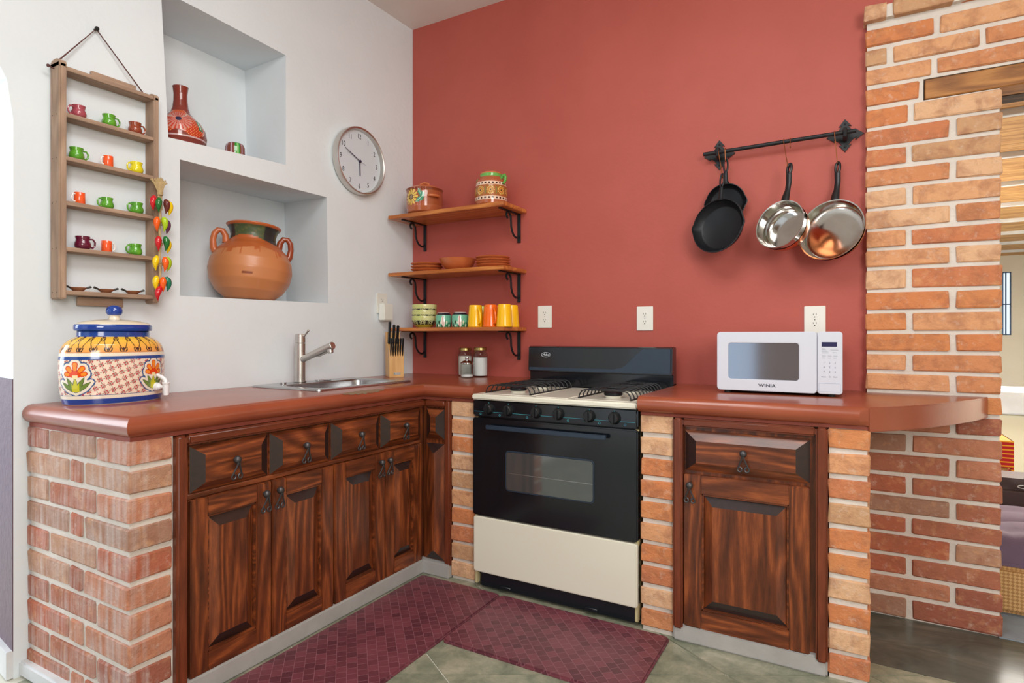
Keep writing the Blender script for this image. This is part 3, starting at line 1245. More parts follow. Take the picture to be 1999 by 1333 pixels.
# ------------------------------------------------------------------ sink and tap
sk = thing('sink', 'stainless steel drop-in sink set in the red worktop', 'sink', (-2.2, 2.11, ZT))
bm = BM()
def rrect(x0, x1, y0, y1, r, n=6):
    pts = []
    for cx_, cy_, a0 in ((x1 - r, y1 - r, 0), (x0 + r, y1 - r, 90), (x0 + r, y0 + r, 180), (x1 - r, y0 + r, 270)):
        for i in range(n + 1):
            a = R(a0 + 90 * i / n)
            pts.append((cx_ + r * math.cos(a), cy_ + r * math.sin(a)))
    return pts
t = BM()
loops = []
spec = [((-2.435, -1.985, 1.80, 2.43), 0.02, 0.941), ((-2.433, -1.987, 1.802, 2.428), 0.02, 0.947), ((-2.425, -1.995, 1.81, 2.42), 0.02, 0.949),
        ((-2.315, -2.018, 1.855, 2.375), 0.06, 0.948), ((-2.308, -2.025, 1.862, 2.368), 0.055, 0.942), ((-2.298, -2.035, 1.872, 2.358), 0.05, 0.81),
        ((-2.28, -2.053, 1.89, 2.34), 0.04, 0.795), ((-2.19, -2.14, 2.09, 2.14), 0.02, 0.79)]
for (x0, x1, y0, y1), r_, z_ in spec:
    loops.append([t.verts.new((x, y, z_)) for x, y in rrect(x0, x1, y0, y1, r_)])
for a, b in zip(loops, loops[1:]):
    for i in range(len(a)):
        j = (i + 1) % len(a)
        t.faces.new((a[i], a[j], b[j], b[i]))
t.faces.new(loops[-1])
bmesh.ops.recalc_face_normals(t, faces=t.faces)
obj('basin', t, 'stainless', sk)
bm = BM()
lathe(bm, [(0, 0.004), (0.02, 0.003), (0.034, 0.004), (0.038, 0.001)], (-2.165, 2.115, 0.7915), 24)
obj('drain', bm, 'chrome', sk)
bm = BM()
cyl(bm, (-2.37, 1.93, 0.949), (-2.37, 1.93, 0.956), 0.016, seg=20)
box(bm, -2.375, -2.35, 2.13, 2.22, 0.949, 0.955, 0.002)
obj('deck_cover', bm, 'chrome', sk)

fx, fy = -2.385, 2.045
fc = thing('faucet', 'brushed nickel single-lever faucet behind the sink bowl', 'faucet', (fx, fy, 0.949))
bm = BM()
cyl(bm, (fx, fy, 0.949), (fx, fy, 0.956), 0.03, seg=28, bev=0.002)
cyl(bm, (fx, fy, 0.955), (fx, fy, 1.142), 0.0245, seg=28, bev=0.001)
cyl(bm, (fx, fy, 1.144), (fx, fy, 1.188), 0.0245, seg=28, bev=0.002)
obj('body', bm, 'brushed_nickel', fc)
bm = BM()
S0, S1 = Vector((fx + 0.015, fy, 1.062)), Vector((fx + 0.215, fy + 0.012, 1.134))
mid = S0.lerp(S1, 0.45)
cyl(bm, S0, mid, 0.0165, seg=20)
cyl(bm, mid, S1, 0.0185, seg=20, bev=0.002)
cyl(bm, S1 + Vector((-0.022, 0, -0.006)), S1 + Vector((-0.016, 0, -0.038)), 0.0165, 0.014, 20, bev=0.002)
box(bm, -0.03, 0.03, -0.006, 0.006, -0.004, 0.0, 0.001, mat=Matrix.Translation(mid + Vector((0.045, 0.002, -0.004))) @ Matrix.Rotation(R(-20), 4, 'Y'))
obj('spout', bm, 'brushed_nickel', fc)
bm = BM()
cyl(bm, (fx + 0.018, fy + 0.004, 1.17), (fx + 0.05, fy + 0.006, 1.205), 0.0045, seg=10)
ball(bm, (fx + 0.05, fy + 0.006, 1.205), 0.006, seg=10)
obj('lever', bm, 'brushed_nickel', fc)

# ------------------------------------------------------------------ stove
st = thing('stove', 'black and cream gas stove with four burners between the brick piers', 'stove', (-1.14, 2.6, 0))
bm = BM()
box(bm, -1.530, -0.748, 2.366, 2.86, 0.03, 0.885, 0.003)
box(bm, -1.532, -1.518, 2.333, 2.36, 0.02, 0.80, 0.003)
box(bm, -0.760, -0.744, 2.333, 2.36, 0.02, 0.80, 0.003)
for x_ in (-1.50, -0.78):
    for y_ in (2.40, 2.80):
        cyl(bm, (x_, y_, 0.0), (x_, y_, 0.035), 0.015, seg=12)
obj('body', bm, 'yellowed_enamel', st)
bm = BM()
box(bm, -1.526, -0.752, 2.352, 2.365, 0.06, 0.884, 0.002)
obj('gap_shade_backing', bm, 'black_panel', st)  # black sheet added as painted shade in the gaps round panel and door
# cooktop
bm = BM()
ct = [(-1.536, 2.31), (-0.742, 2.31), (-0.742, 2.865), (-1.536, 2.865)]
box(bm, -1.536, -0.742, 2.31, 2.865, 0.884, 0.909, 0.006, 3)
for xa, xb in ((-1.50, -1.245), (-1.03, -0.775)):
    box(bm, xa, xb, 2.35, 2.83, 0.905, 0.9105, 0.002)
box(bm, -1.215, -1.06, 2.34, 2.82, 0.907, 0.911, 0.0015)
cook = obj('cooktop', bm, 'cream_enamel', st)
for bx, by in ((-1.375, 2.47), (-1.375, 2.72), (-0.90, 2.47), (-0.90, 2.72)):
    bm = BM()
    lathe(bm, [(0, 0.0), (0.034, 0.0), (0.036, 0.01), (0.03, 0.012)], (bx, by, 0.909), 24, mi=1)
    lathe(bm, [(0, 0.010), (0.036, 0.010), (0.04, 0.014), (0.04, 0.022), (0.034, 0.027), (0.012, 0.028), (0.0, 0.026)], (bx, by, 0.909), 24)
    for k in range(12):
        a = 2 * PI * k / 12
        box(bm, 0.032, 0.041, -0.0015, 0.0015, 0.012, 0.02, mat=Matrix.Translation((bx, by, 0.911)) @ Matrix.Rotation(a, 4, 'Z'))
    obj('burner', bm, ['cast_iron', 'cream_enamel'], st)
for xa, xb in ((-1.49, -1.255), (-1.018, -0.785)):
    bm = BM()
    zt, zb = 0.949, 0.914
    for x_ in (xa, xb):
        tube(bm, [(x_, 2.36, zb), (x_, 2.82, zb)], 0.003, 6)
    ys = [2.365 + 0.0455 * i for i in range(11)]
    for y_ in ys:
        near = min(abs(y_ - 2.47), abs(y_ - 2.72)) < 0.03
        w = xb - xa
        pts = [(xa, y_, zb), (xa + 0.004, y_, zb + 0.015), (xa + 0.014, y_, zt - 0.006), (xa + 0.03, y_, zt)]
        if near:
            tube(bm, pts + [(xa + w * 0.33, y_, zt)], 0.0028, 6)
            tube(bm, [(xb - w * 0.33, y_, zt), (xb - 0.03, y_, zt), (xb - 0.014, y_, zt - 0.006), (xb - 0.004, y_, zb + 0.015), (xb, y_, zb)], 0.0028, 6)
        else:
            tube(bm, pts + [(xb - 0.03, y_, zt), (xb - 0.014, y_, zt - 0.006), (xb - 0.004, y_, zb + 0.015), (xb, y_, zb)], 0.0028, 6)
    xm = (xa + xb) / 2
    for x_ in (xa + (xb - xa) * 0.33, xb - (xb - xa) * 0.33):
        tube(bm, [(x_, 2.365, zt), (x_, 2.82, zt)], 0.0028, 6)
    for by in (2.47, 2.72):
        tube(bm, [(xm + 0.055 * math.cos(2 * PI * k / 20), by + 0.055 * math.sin(2 * PI * k / 20), zt) for k in range(20)], 0.0028, 6, closed=True)
    obj('grate', bm, 'black_iron', st)
# control panel with knobs
bm = BM()
box(bm, -1.535, -0.742, 2.318, 2.355, 0.806, 0.884, 0.007, 3)
cp = obj('control_panel', bm, 'black_enamel', st)
bm = BM()
box(bm, -1.525, -0.752, 2.3168, 2.3185, 0.809, 0.829, 0.0005)
obj('lower_stripe', bm, 'black_panel', cp)
bm = BM()
box(bm, -1.525, -0.752, 2.3160, 2.3185, 0.829, 0.8302)
ksx = (-1.445, -1.342, -1.201, -1.092, -0.950, -0.839)
for kx in [x - 0.045 for x in ksx[:3]] + [x + 0.045 for x in ksx[3:]]:
    tube(bm, [(kx + 0.0042 * math.cos(2 * PI * k / 16), 2.3162, 0.818 + 0.0042 * math.sin(2 * PI * k / 16)) for k in range(16)], 0.0009, 5, closed=True)
for kx in ksx:
    box(bm, kx - 0.001, kx + 0.001, 2.316, 2.3185, 0.866, 0.873)
obj('dial_marks', bm, 'teal_print', cp)
for kx in ksx:
    bm = BM()
    rot = Matrix.Translation((kx, 2.318, 0.843)) @ Matrix.Rotation(R(90), 4, 'X')
    lathe(bm, [(0, 0), (0.0255, 0), (0.0265, 0.004), (0.0235, 0.010), (0.021, 0.018), (0.018, 0.021), (0, 0.022)], (0, 0, 0), 28, mat=rot)
    box(bm, -0.0045, 0.0045, -0.021, 0.021, 0.018, 0.029, 0.002, 2, mat=rot)
    obj('knob', bm, 'black_plastic', cp)
# oven door
def rounded_slab(bm, x0, x1, z0, z1, y0, y1, r, bev, mi=0):
    m_ = basis((0, y1, 0), (1, 0, 0), (0, 0, 1), (0, -1, 0))
    def front(c, e):
        return abs(e.verts[0].co.z - e.verts[1].co.z) < 1e-5 and c.z > (y1 - y0) * 0.5
    return prism(bm, rrect(x0, x1, z0, z1, r, 5), 0, y1 - y0, mi=mi, mat=m_, bev=bev, seg=2, only=front)
bm = BM()
rounded_slab(bm, -1.536, -0.742, 0.347, 0.799, 2.318, 2.352, 0.012, 0.005)
dr = obj('oven_door', bm, 'black_enamel', st)
bm = BM()
rounded_slab(bm, -1.357, -0.927, 0.478, 0.661, 2.3155, 2.32, 0.018, 0.001)
obj('window_trim', bm, 'blue_black_panel', dr)
bm = BM()
rounded_slab(bm, -1.352, -0.932, 0.483, 0.656, 2.3145, 2.319, 0.015, 0.001)
obj('window_glass', bm, 'smoked_oven_glass', dr)
bm = BM()
box(bm, -1.35, -0.933, 2.3138, 2.3146, 0.5585, 0.561)
obj('rack_edge', bm, 'stainless', dr)
bm = BM()
box(bm, -1.447, -0.867, 2.288, 2.297, 0.753, 0.773, 0.003, 2)
for x_ in (-1.43, -0.885):
    box(bm, x_ - 0.01, x_ + 0.01, 2.295, 2.32, 0.757, 0.769, 0.002)
obj('handle', bm, 'blue_black_panel', dr)
bm = BM()
rounded_slab(bm, -1.532, -0.744, 0.082, 0.34, 2.318, 2.352, 0.012, 0.005)
obj('drawer', bm, 'cream_enamel', st)
bm = BM()
box(bm, -1.505, -0.76, 2.34, 2.352, 0.012, 0.085, 0.002)
for x_ in (-1.37, -0.95):
    box(bm, x_ - 0.03, x_ + 0.03, 2.33, 2.345, 0.018, 0.034, 0.003)
obj('kick_panel', bm, 'black_panel', st)
# backguard
bm = BM()
m_ = basis((0, 0, 0), (0, 1, 0), (0, 0, 1), (1, 0, 0))
prism(bm, [(2.885, 0.905), (2.885, 0.985), (2.862, 0.99), (2.868, 1.118), (2.88, 1.124), (2.94, 1.124), (2.945, 0.905)], -1.532, -0.746, mat=m_, bev=0.003, seg=2)
bgd = obj('backguard', bm, 'black_enamel', st)
bm = BM()
mB = basis((0, 2.8603, 0.99), (1, 0, 0), Vector((0, 0.006, 0.128)).normalized(), Vector((0, -0.128, 0.006)).normalized())
prism(bm, [(-1.524, 0.004), (-0.755, 0.004), (-0.755, 0.124), (-0.89, 0.124), (-0.93, 0.09), (-0.975, 0.045), (-1.0, 0.028), (-1.04, 0.02), (-1.524, 0.02)], 0.0, 0.0012, mat=mB)
obj('face_stripe', bm, 'blue_black_panel', bgd)
tx = text('logo_text', 'Mabe', 0.017, (-1.425, 2.8625, 1.078), (1, 0, 0), (0, 0, 1), 'white_print', bgd)
bm = BM()
tube(bm, [(-1.425 + 0.026 * math.cos(2 * PI * k / 32), 2.8625, 1.078 + 0.0125 * math.sin(2 * PI * k / 32)) for k in range(32)], 0.0011, 5, closed=True)
obj('logo_ring', bm, 'white_print', bgd)

# ------------------------------------------------------------------ wall shelves
def wall_shelf(z0, z1, label):
    t = thing('wall_shelf', label, 'shelf', (-2.02, 2.99, z0), 'wooden shelves stacked in the corner of the red wall')
    bm = BM()
    box(bm, -2.428, -1.615, 2.74, 2.998, z0, z1, 0.003, 2)
    obj('board', bm, 'varnished_shelf_wood', t)
    for bx in (-1.662, -2.345):
        bm = BM()
        box(bm, bx - 0.0095, bx + 0.0095, 2.989, 2.998, z0 - 0.165, z0, 0.001)
        box(bm, bx - 0.0095, bx + 0.0095, 2.775, 2.998, z0 - 0.006, z0 - 0.0005, 0.001)
        pts = []
        for i in range(9):            # upper curl
            a = R(-60 + 290 * i / 8)
            pts.append((bx, 2.868 + 0.019 * math.cos(a) , z0 - 0.030 + 0.019 * math.sin(a)))
        pts = list(reversed(pts))
        pts = [(bx, 2.862 - 0.006 * i, z0 - 0.044 + 0.003 * i) for i in range(1)] + [
            (bx, 2.853, z0 - 0.038), (bx, 2.848, z0 - 0.026), (bx, 2.853, z0 - 0.014), (bx, 2.868, z0 - 0.009), (bx, 2.884, z0 - 0.014),
            (bx, 2.896, z0 - 0.03), (bx, 2.90, z0 - 0.055), (bx, 2.902, z0 - 0.085), (bx, 2.912, z0 - 0.11), (bx, 2.93, z0 - 0.13),
            (bx, 2.955, z0 - 0.14), (bx, 2.975, z0 - 0.138), (bx, 2.988, z0 - 0.128)]
        tube(bm, pts, 0.006, 8, flat=((1, 0, 0), 1.0))
        obj('bracket', bm, 'black_iron', t, label='black wrought iron scroll bracket')
    return t
wall_shelf(1.882, 1.905, 'top wooden wall shelf on iron brackets with painted casserole and jar')
wall_shelf(1.538, 1.559, 'middle wooden wall shelf on iron brackets with terracotta plates')
wall_shelf(1.207, 1.228, 'lowest wooden wall shelf on iron brackets with mugs and bowls')

def ang(a, b):
    return (a - b + PI) % (2 * PI) - PI

# casserole
CX, CY, CZ = -2.231, 2.845, 1.9052
cs = thing('casserole', 'brown glazed clay casserole with lid and yellow flower on top shelf', 'pot', (CX, CY, CZ))
def f_cass(T, Z, r, S):
    C = full(T, (164, 84, 48))
    C[Z > 0.135] = (134, 62, 36)
    C[Z < 0.05] = (176, 96, 60)
    th = ang(T, R(-98))
    X = th * 0.11
    Y = Z - 0.093
    d = np.hypot(X, Y)
    an = np.arctan2(Y, X)
    pet = 0.048 * (0.62 + 0.42 * np.abs(np.cos(an * 6)))
    put(C, d < pet + 0.002, (70, 40, 22))
    put(C, (d < pet) & (np.abs(np.cos(an * 6)) > 0.3), (238, 200, 96))
    put(C, d < 0.016, (88, 50, 28))
    put(C, d < 0.009, (190, 160, 120))
    put(C, d < 0.005, (30, 20, 20))
    X2 = ang(T, R(-66)) * 0.11
    for dx, dy, rx, ry, ro in ((0, 0.022, 0.012, 0.026, 0.5), (0.012, 0.0, 0.012, 0.03, -0.3), (-0.008, -0.018, 0.011, 0.024, -0.9)):
        u = (X2 - dx) * math.cos(ro) + (Y - dy) * math.sin(ro)
        v = -(X2 - dx) * math.sin(ro) + (Y - dy) * math.cos(ro)
        put(C, (u / rx) ** 2 + (v / ry) ** 2 < 1, (64, 150, 118))
        put(C, ((u / rx) ** 2 + (v / ry) ** 2 < 1) & (np.abs(u) < 0.002), (200, 220, 190))
    dots = ((X2 * 120).round() % 2 == 0) & (np.hypot(X2 * 120 - (X2 * 120).round(), Y * 120 - (Y * 120).round()) < 0.3) & (np.abs(X2) < 0.04) & (np.abs(np.abs(Y) - 0.04) < 0.012)
    put(C, dots, (224, 140, 140))
    return C
painted_lathe('body', [(0.0, 0.0), (0.085, 0.001), (0.103, 0.012), (0.109, 0.04), (0.110, 0.09), (0.107, 0.13), (0.111, 0.144), (0.113, 0.149), (0.106, 0.15)], f_cass, 'glazed_paint', cs, (CX, CY, CZ), 240, 110)
bm = BM()
lathe(bm, [(0.106, 0.148), (0.10, 0.152), (0.085, 0.163), (0.05, 0.175), (0.0, 0.178)], (CX, CY, CZ), 48)
tube(bm, [(CX - 0.03, CY - 0.01, CZ + 0.17), (CX - 0.022, CY - 0.008, CZ + 0.19), (CX, CY, CZ + 0.196), (CX + 0.022, CY + 0.008, CZ + 0.19), (CX + 0.03, CY + 0.01, CZ + 0.17)], 0.0065, 10)
obj('lid', bm, 'terracotta_glaze', cs)
for a in (R(-24), R(156)):
    bm = BM()
    c_, s_ = math.cos(a), math.sin(a)
    pts = [(CX + c_ * q - s_ * w, CY + s_ * q + c_ * w, CZ + 0.098) for q, w in ((0.104, -0.032), (0.12, -0.028), (0.127, -0.012), (0.128, 0.012), (0.12, 0.028), (0.104, 0.032))]
    tube(bm, pts, 0.008, 10)
    obj('handle', bm, 'terracotta_glaze', cs)

# jar
JX, JY = -1.772, 2.865
jr = thing('lidded_jar', 'terracotta jar with green rim and daisy band on top shelf', 'jar', (JX, JY, 1.9052))
def f_jar(T, Z, r, S):
    C = full(T, (178, 96, 60))
    X = T * 0.09
    for z0 in (0.042, 0.125):
        b = np.abs(Z - z0) < 0.009
        put(C, b, (236, 206, 182))
        put(C, b & (np.abs(Z - z0) < 0.0045) & ((T * 26 / PI) % 2 < 1.0), (60, 24, 18))
    fld = (Z > 0.052) & (Z < 0.115)
    put(C, fld, (168, 96, 44))
    k = 9
    tt = (T * k / (2 * PI)) % 1 - 0.5
    Xc = tt * 2 * PI * 0.09 / k
    Y = Z - 0.084
    d = np.hypot(Xc, Y)
    an = np.arctan2(Y, Xc)
    put(C, fld & (d < 0.023) & (d > 0.0165) & (np.cos(an * 14) > -0.1), (240, 216, 110))
    put(C, fld & (d < 0.0145), (198, 120, 40))
    put(C, fld & (d < 0.011) & (np.cos(an * 10) > 0.1), (240, 200, 110))
    put(C, fld & (d < 0.005), (70, 24, 18))
    put(C, fld & (np.abs(np.abs(tt) - 0.5) < 0.05) & (np.abs(Y) < 0.02), (120, 130, 60))
    put(C, (Z > 0.168) & (Z < 0.187), (110, 176, 84))
    return C
painted_lathe('body', [(0.0, 0.0), (0.075, 0.001), (0.088, 0.012), (0.0915, 0.04), (0.090, 0.11), (0.084, 0.145), (0.068, 0.165), (0.062, 0.17), (0.064, 0.186), (0.058, 0.188)], f_jar, 'glazed_paint', jr, (JX, JY, 1.9052), 300, 120)
bm = BM()
lathe(bm, [(0.062, 0.186), (0.06, 0.194), (0.045, 0.2), (0.0, 0.202)], (JX, JY, 1.9052), 40)
obj('lid', bm, 'terracotta_glaze', jr)
for a in (R(-8), R(172)):
    bm = BM()
    c_, s_ = math.cos(a), math.sin(a)
    pts = [(JX + c_ * q, JY + s_ * q, 1.9052 + h) for q, h in ((0.072, 0.155), (0.085, 0.168), (0.098, 0.172), (0.104, 0.16), (0.102, 0.14), (0.09, 0.125))]
    tube(bm, pts, [0.009, 0.0095, 0.009, 0.008, 0.008, 0.008], 10, flat=((-s_, c_, 0), 1.0))
    obj('handle', bm, 'green_brush_glaze', jr, label='green glazed loop handle')

# plates and bowl on the middle shelf
def plate_bm(r=0.098, h=0.018, c=(0, 0, 0)):
    bm = BM()
    lathe(bm, [(0, 0.001), (r * 0.62, 0.0), (r * 0.68, 0.002), (r * 0.97, h * 0.8), (r, h), (r * 0.97, h * 1.12), (r * 0.72, h * 0.55), (r * 0.62, h * 0.35), (0, h * 0.3)], c, 48)
    return bm
Z2 = 1.5592
proto = None
for px_, py_, n_, word in ((-2.217, 2.85, 3, 'left'), (-1.752, 2.853, 4, 'right')):
    for k in range(n_):
        o_ = None
        pos = ['lowest', 'second', 'third', 'top'][k] if n_ == 4 else ['lowest', 'middle', 'top'][k]
        lb = '%s plate of the %s terracotta plate stack on middle shelf' % (pos, word)
        loc = (px_ + rr.uniform(-0.002, 0.002), py_, Z2 + 0.0175 * k * (1.0 if n_ == 3 else 0.84))
        if proto is None:
            proto = tag(obj('plate', plate_bm(), 'terracotta_glaze', origin=(0, 0, 0)), lb, 'plate', 'terracotta plates stacked on the middle shelf')
            proto.location = loc
            WO[proto.name] = Vector(loc)
        else:
            dup(proto, loc, lb)
bm = BM()
rb = 0.107
lathe(bm, [(0, 0.0), (0.045, 0.0), (0.05, 0.004), (0.072, 0.014), (0.094, 0.036), (0.106, 0.062), (0.110, 0.067), (0.106, 0.069), (0.1, 0.063), (0.088, 0.04), (0.06, 0.018), (0, 0.01)], (-1.992, 2.85, Z2), 56)
tag(obj('bowl', bm, 'terracotta_glaze'), 'wide terracotta bowl between the two plate stacks', 'bowl')

# green bowls, teal mugs, coloured mugs on the lowest shelf
Z3 = 1.2282
def f_bowl(T, Z, r, S):
    C = full(T, (206, 206, 140))
    C[:] = np.where((np.sin(T * 3) * 0.5 + 0.5)[..., None] * 0.3 + 0.35 > 0.5, (196, 200, 124), (214, 212, 152))
    b = (Z > 0.018) & (Z < 0.043)
    put(C, b, (44, 48, 40))
    u = (T * 9 / (2 * PI)) % 1 - 0.5
    d = np.hypot(u * 0.05, Z - 0.03)
    put(C, b & (np.abs(d - 0.008) < 0.0022) & (Z > 0.024), (214, 212, 152))
    put(C, b & (np.abs(d - 0.016) < 0.0018), (190, 196, 140))
    put(C, (Z < 0.018) & (Z > 0.002), (186, 176, 60))
    put(C, (r < 0.066) & (S > 0.14), (120, 150, 70))
    return C
bxy = (-2.215, 2.82)
pb = [(0.0, 0.0), (0.04, 0.0), (0.045, 0.004), (0.062, 0.018), (0.073, 0.038), (0.0745, 0.06), (0.073, 0.068), (0.070, 0.069), (0.068, 0.06), (0.064, 0.04), (0.05, 0.02), (0.0, 0.012)]
bowls = ['lowest of three stacked pale green bowls, dark painted band showing', 'middle one of three stacked pale green bowls beside teal mugs', 'topmost of three stacked pale green bowls beside teal mugs']
b0 = painted_lathe('bowl', pb, f_bowl, 'glazed_paint', None, (bxy[0], bxy[1], Z3), 200, 110)
tag(b0, bowls[0], 'bowl', 'green bowls stacked on the lowest shelf')
for k in (1, 2):
    dup(b0, (bxy[0] + 0.001 * k, bxy[1], Z3 + 0.0345 * k), bowls[k])

def f_teal(T, Z, r, S):
    C = full(T, (112, 186, 156))
    n = np.sin(T * 9) * np.sin(Z * 160) + np.sin(T * 17 + 2) * 0.5
    low = Z < 0.034 + 0.008 * np.sin(T * 7)
    put(C, low & (n > 0.1), (52, 118, 78))
    put(C, low & (n < -0.55), (220, 224, 200))
    put(C, low & (n > 0.95), (24, 50, 34))
    X = ang(T, R(-58)) * 0.047
    w = 0.011 * np.clip(1 - ((Z - 0.034) / 0.036) ** 2, 0, 1)
    m_ = np.abs(X + (Z - 0.034) * 0.1) < w
    put(C, m_, (236, 220, 206))
    put(C, m_ & (np.abs(X) < 0.002), (196, 130, 136))
    put(C, (Z > 0.071) & (r > 0.0), (30, 34, 46))
    put(C, Z > 0.084, (226, 214, 204))
    return C
pt = [(0.0, 0.0), (0.042, 0.0), (0.045, 0.003), (0.0475, 0.03), (0.047, 0.066), (0.045, 0.072), (0.037, 0.082), (0.034, 0.087), (0.032, 0.087), (0.035, 0.08), (0.042, 0.06), (0.04, 0.01), (0.0, 0.006)]
tg = 'teal painted mugs on the lowest shelf'
t0 = painted_lathe('mug', pt, f_teal, 'glazed_paint', None, (-2.06, 2.805, Z3), 180, 100)
tag(t0, 'teal mug with white lily beside the green bowls', 'mug', tg)
dup(t0, (-1.944, 2.805, Z3), 'teal mug with white lily beside the first yellow mug')

def big_mug(x, y, m, label, ha, group=None):
    t = thing('mug', label, 'mug', (x, y, Z3), group)
    bm = BM()
    lathe(bm, [(0.044, 0.0), (0.0455, 0.002), (0.0455, 0.006), (0.037, 0.118), (0.034, 0.124), (0, 0.125)], (x, y, Z3), 36)
    lathe(bm, [(0.044, 0.0), (0.041, 0.002), (0.034, 0.11), (0, 0.115)], (x, y, Z3), 36)
    obj('cup', bm, m, t)
    if ha is not None:
        bm = BM()
        c_, s_ = math.cos(ha), math.sin(ha)
        pts = [(x + c_ * q, y + s_ * q, Z3 + h) for q, h in ((0.036, 0.104), (0.05, 0.1), (0.062, 0.075), (0.068, 0.045), (0.064, 0.026), (0.052, 0.018), (0.043, 0.02))]
        tube(bm, pts, 0.0062, 10, flat=((-s_, c_, 0), 1.0))
        obj('handle', bm, m, t)
    return t
mg = 'tall mugs set upside down on the lowest shelf'
ha = R(-34)
big_mug(-1.838, 2.805, 'yellow_glaze', 'yellow upside-down mug with handle, leftmost of the tall mugs', ha, mg)
big_mug(-1.738, 2.805, 'orange_glaze', 'orange upside-down mug standing at the shelf front', ha, mg)
big_mug(-1.643, 2.795, 'yellow_glaze', 'yellow upside-down mug right of the orange mug at shelf front', R(120), mg)
big_mug(-1.662, 2.905, 'yellow_glaze', 'yellow upside-down mug in the back row at the shelf right end', R(150), mg)
big_mug(-1.858, 2.908, 'lime_glaze', 'green mug mostly hidden behind the first yellow mug', R(100), mg)
big_mug(-1.764, 2.912, 'orange_glaze', 'orange mug mostly hidden behind the orange front mug', R(100), mg)

# ------------------------------------------------------------------ knife block and knives
kn = Vector((0.80, -0.60, 0))      # block faces this way
kr = Vector((0.60, 0.80, 0))       # to the right seen from the front
kc = Vector((-2.275, 2.642, ZT))
Mk = basis(kc, kr, -kn, (0, 0, 1))     # local x = right, local y = to the back, z = up
kb = thing('knife_block', 'pale wooden knife block in the worktop corner by the outlet', 'knife block', mat=Mk)
bm = BM()
mk2 = basis((-0.042, 0, 0), (0, 1, 0), (0, 0, 1), (1, 0, 0))
prism(bm, [(0.0, 0.0), (0.11, 0.0), (0.124, 0.262), (0.102, 0.262), (0.09, 0.205), (0.05, 0.185), (0.032, 0.18), (0.0, 0.145)], 0, 0.084, mat=mk2, bev=0.0015)
obj('block', bm, 'light_block_wood', kb)
bm = BM()
box(bm, -0.018, 0.022, -0.0016, 0.0, 0.014, 0.028, 0.0004)
obj('nameplate', bm, 'stainless', kb)
text('nameplate_letter', 'K', 0.010, (-0.0125, -0.0019, 0.021), (1, 0, 0), (0, 0, 1), 'dark_print', kb, 0.0002)
def knife(lx, ly, lz, ln, th, label, group):
    # handle rises from the slot, leaning a little forward
    p0 = Mk @ Vector((lx, ly, lz))
    d = (Mk.to_3x3() @ Vector((0, -0.22, 0.975))).normalized()
    t = thing('knife', label, 'knife', p0, group)
    bm = BM()
    fl = Mk.to_3x3() @ Vector((1, 0, 0))
    tube(bm, [p0 - d * 0.03, p0 + d * 0.0, p0 + d * ln * 0.3, p0 + d * ln * 0.7, p0 + d * ln * 0.96, p0 + d * ln],
         [th * 0.8, th, th * 0.92, th, th * 1.1, th * 0.7], 10, flat=(fl, 0.6))
    obj('handle', bm, 'black_plastic', t)
    bm = BM()
    for q in (0.25, 0.55, 0.82):
        c0 = p0 + d * ln * q
        cyl(bm, c0 - fl * th * 0.63, c0 + fl * th * 0.63, 0.0022, seg=8)
    obj('rivets', bm, 'stainless', t)
kg1 = 'steak knives in the front row of the block'
for k in range(6):
    knife(-0.034 + 0.0137 * k, 0.006, 0.130, 0.098, 0.0085,
          ['leftmost', 'second from left', 'third from left', 'third from right', 'second from right', 'rightmost'][k] + ' black-handled knife in front row of the block', kg1)
kg2 = 'large knives at the back of the block'
for k, (lx, ln) in enumerate(((-0.03, 0.13), (-0.004, 0.112), (0.019, 0.108))):
    knife(lx, 0.072, 0.195, ln, 0.0128, ['tallest black-handled knife at back left of the block', 'black-handled knife in the middle back of the block', 'black-handled knife at back right of the block'][k], kg2)

# ------------------------------------------------------------------ glass jars
def canister(x, y, r, h, fill, m, label, lidm, neck=0.86):
    t = thing('glass_jar', label, 'jar', (x, y, ZT))
    bm = BM()
    lathe(bm, [(0, 0.001), (r * 0.9, 0.0), (r, 0.006), (r, h * 0.72), (r * 0.97, h * 0.78), (r * neck * 0.93, h * 0.85), (r * neck * 0.93, h * 0.93),
               (r * neck * 0.86, h * 0.93), (r * neck * 0.86, h * 0.85), (r * 0.92, h * 0.77), (r * 0.95, h * 0.7), (r * 0.95, 0.008), (0, 0.006)], (x, y, ZT + 0.0006), 40)
    obj('glass', bm, 'clear_glass', t)
    bm = BM()
    lathe(bm, [(0, 0.007), (r * 0.93, 0.008), (r * 0.94, 0.012), (r * 0.94, fill), (r * 0.5, fill + 0.003), (0, fill + 0.001)], (x, y, ZT + 0.0006), 32)
    obj('contents', bm, m, t)
    bm = BM()
    lathe(bm, [(r * neck * 0.95, h * 0.90), (r * neck, h * 0.905), (r * neck, h * 0.985), (r * neck * 0.96, h), (0, h * 0.998)], (x, y, ZT + 0.0006), 40)
    obj('lid', bm, lidm, t)
    return t
canister(-1.99, 2.925, 0.042, 0.168, 0.118, 'flour', 'tall glass jar of flour with gold lid, left of the sugar jar', 'gold_lid')
canister(-1.878, 2.918, 0.043, 0.172, 0.112, 'sugar', 'tall glass jar of white sugar with gold lid, nearest the stove', 'gold_lid')
sx_, sy_ = -1.893, 2.80
t = thing('glass_jar', 'small glass jar with knobbed chrome lid in front of the two tall jars', 'jar', (sx_, sy_, ZT))
bm = BM()
lathe(bm, [(0, 0.001), (0.034, 0.0), (0.0375, 0.005), (0.0375, 0.07), (0.0345, 0.079), (0.033, 0.079), (0.0355, 0.069), (0.0355, 0.008), (0, 0.006)], (sx_, sy_, ZT + 0.0006), 36)
obj('glass', bm, 'clear_glass', t)
bm = BM()
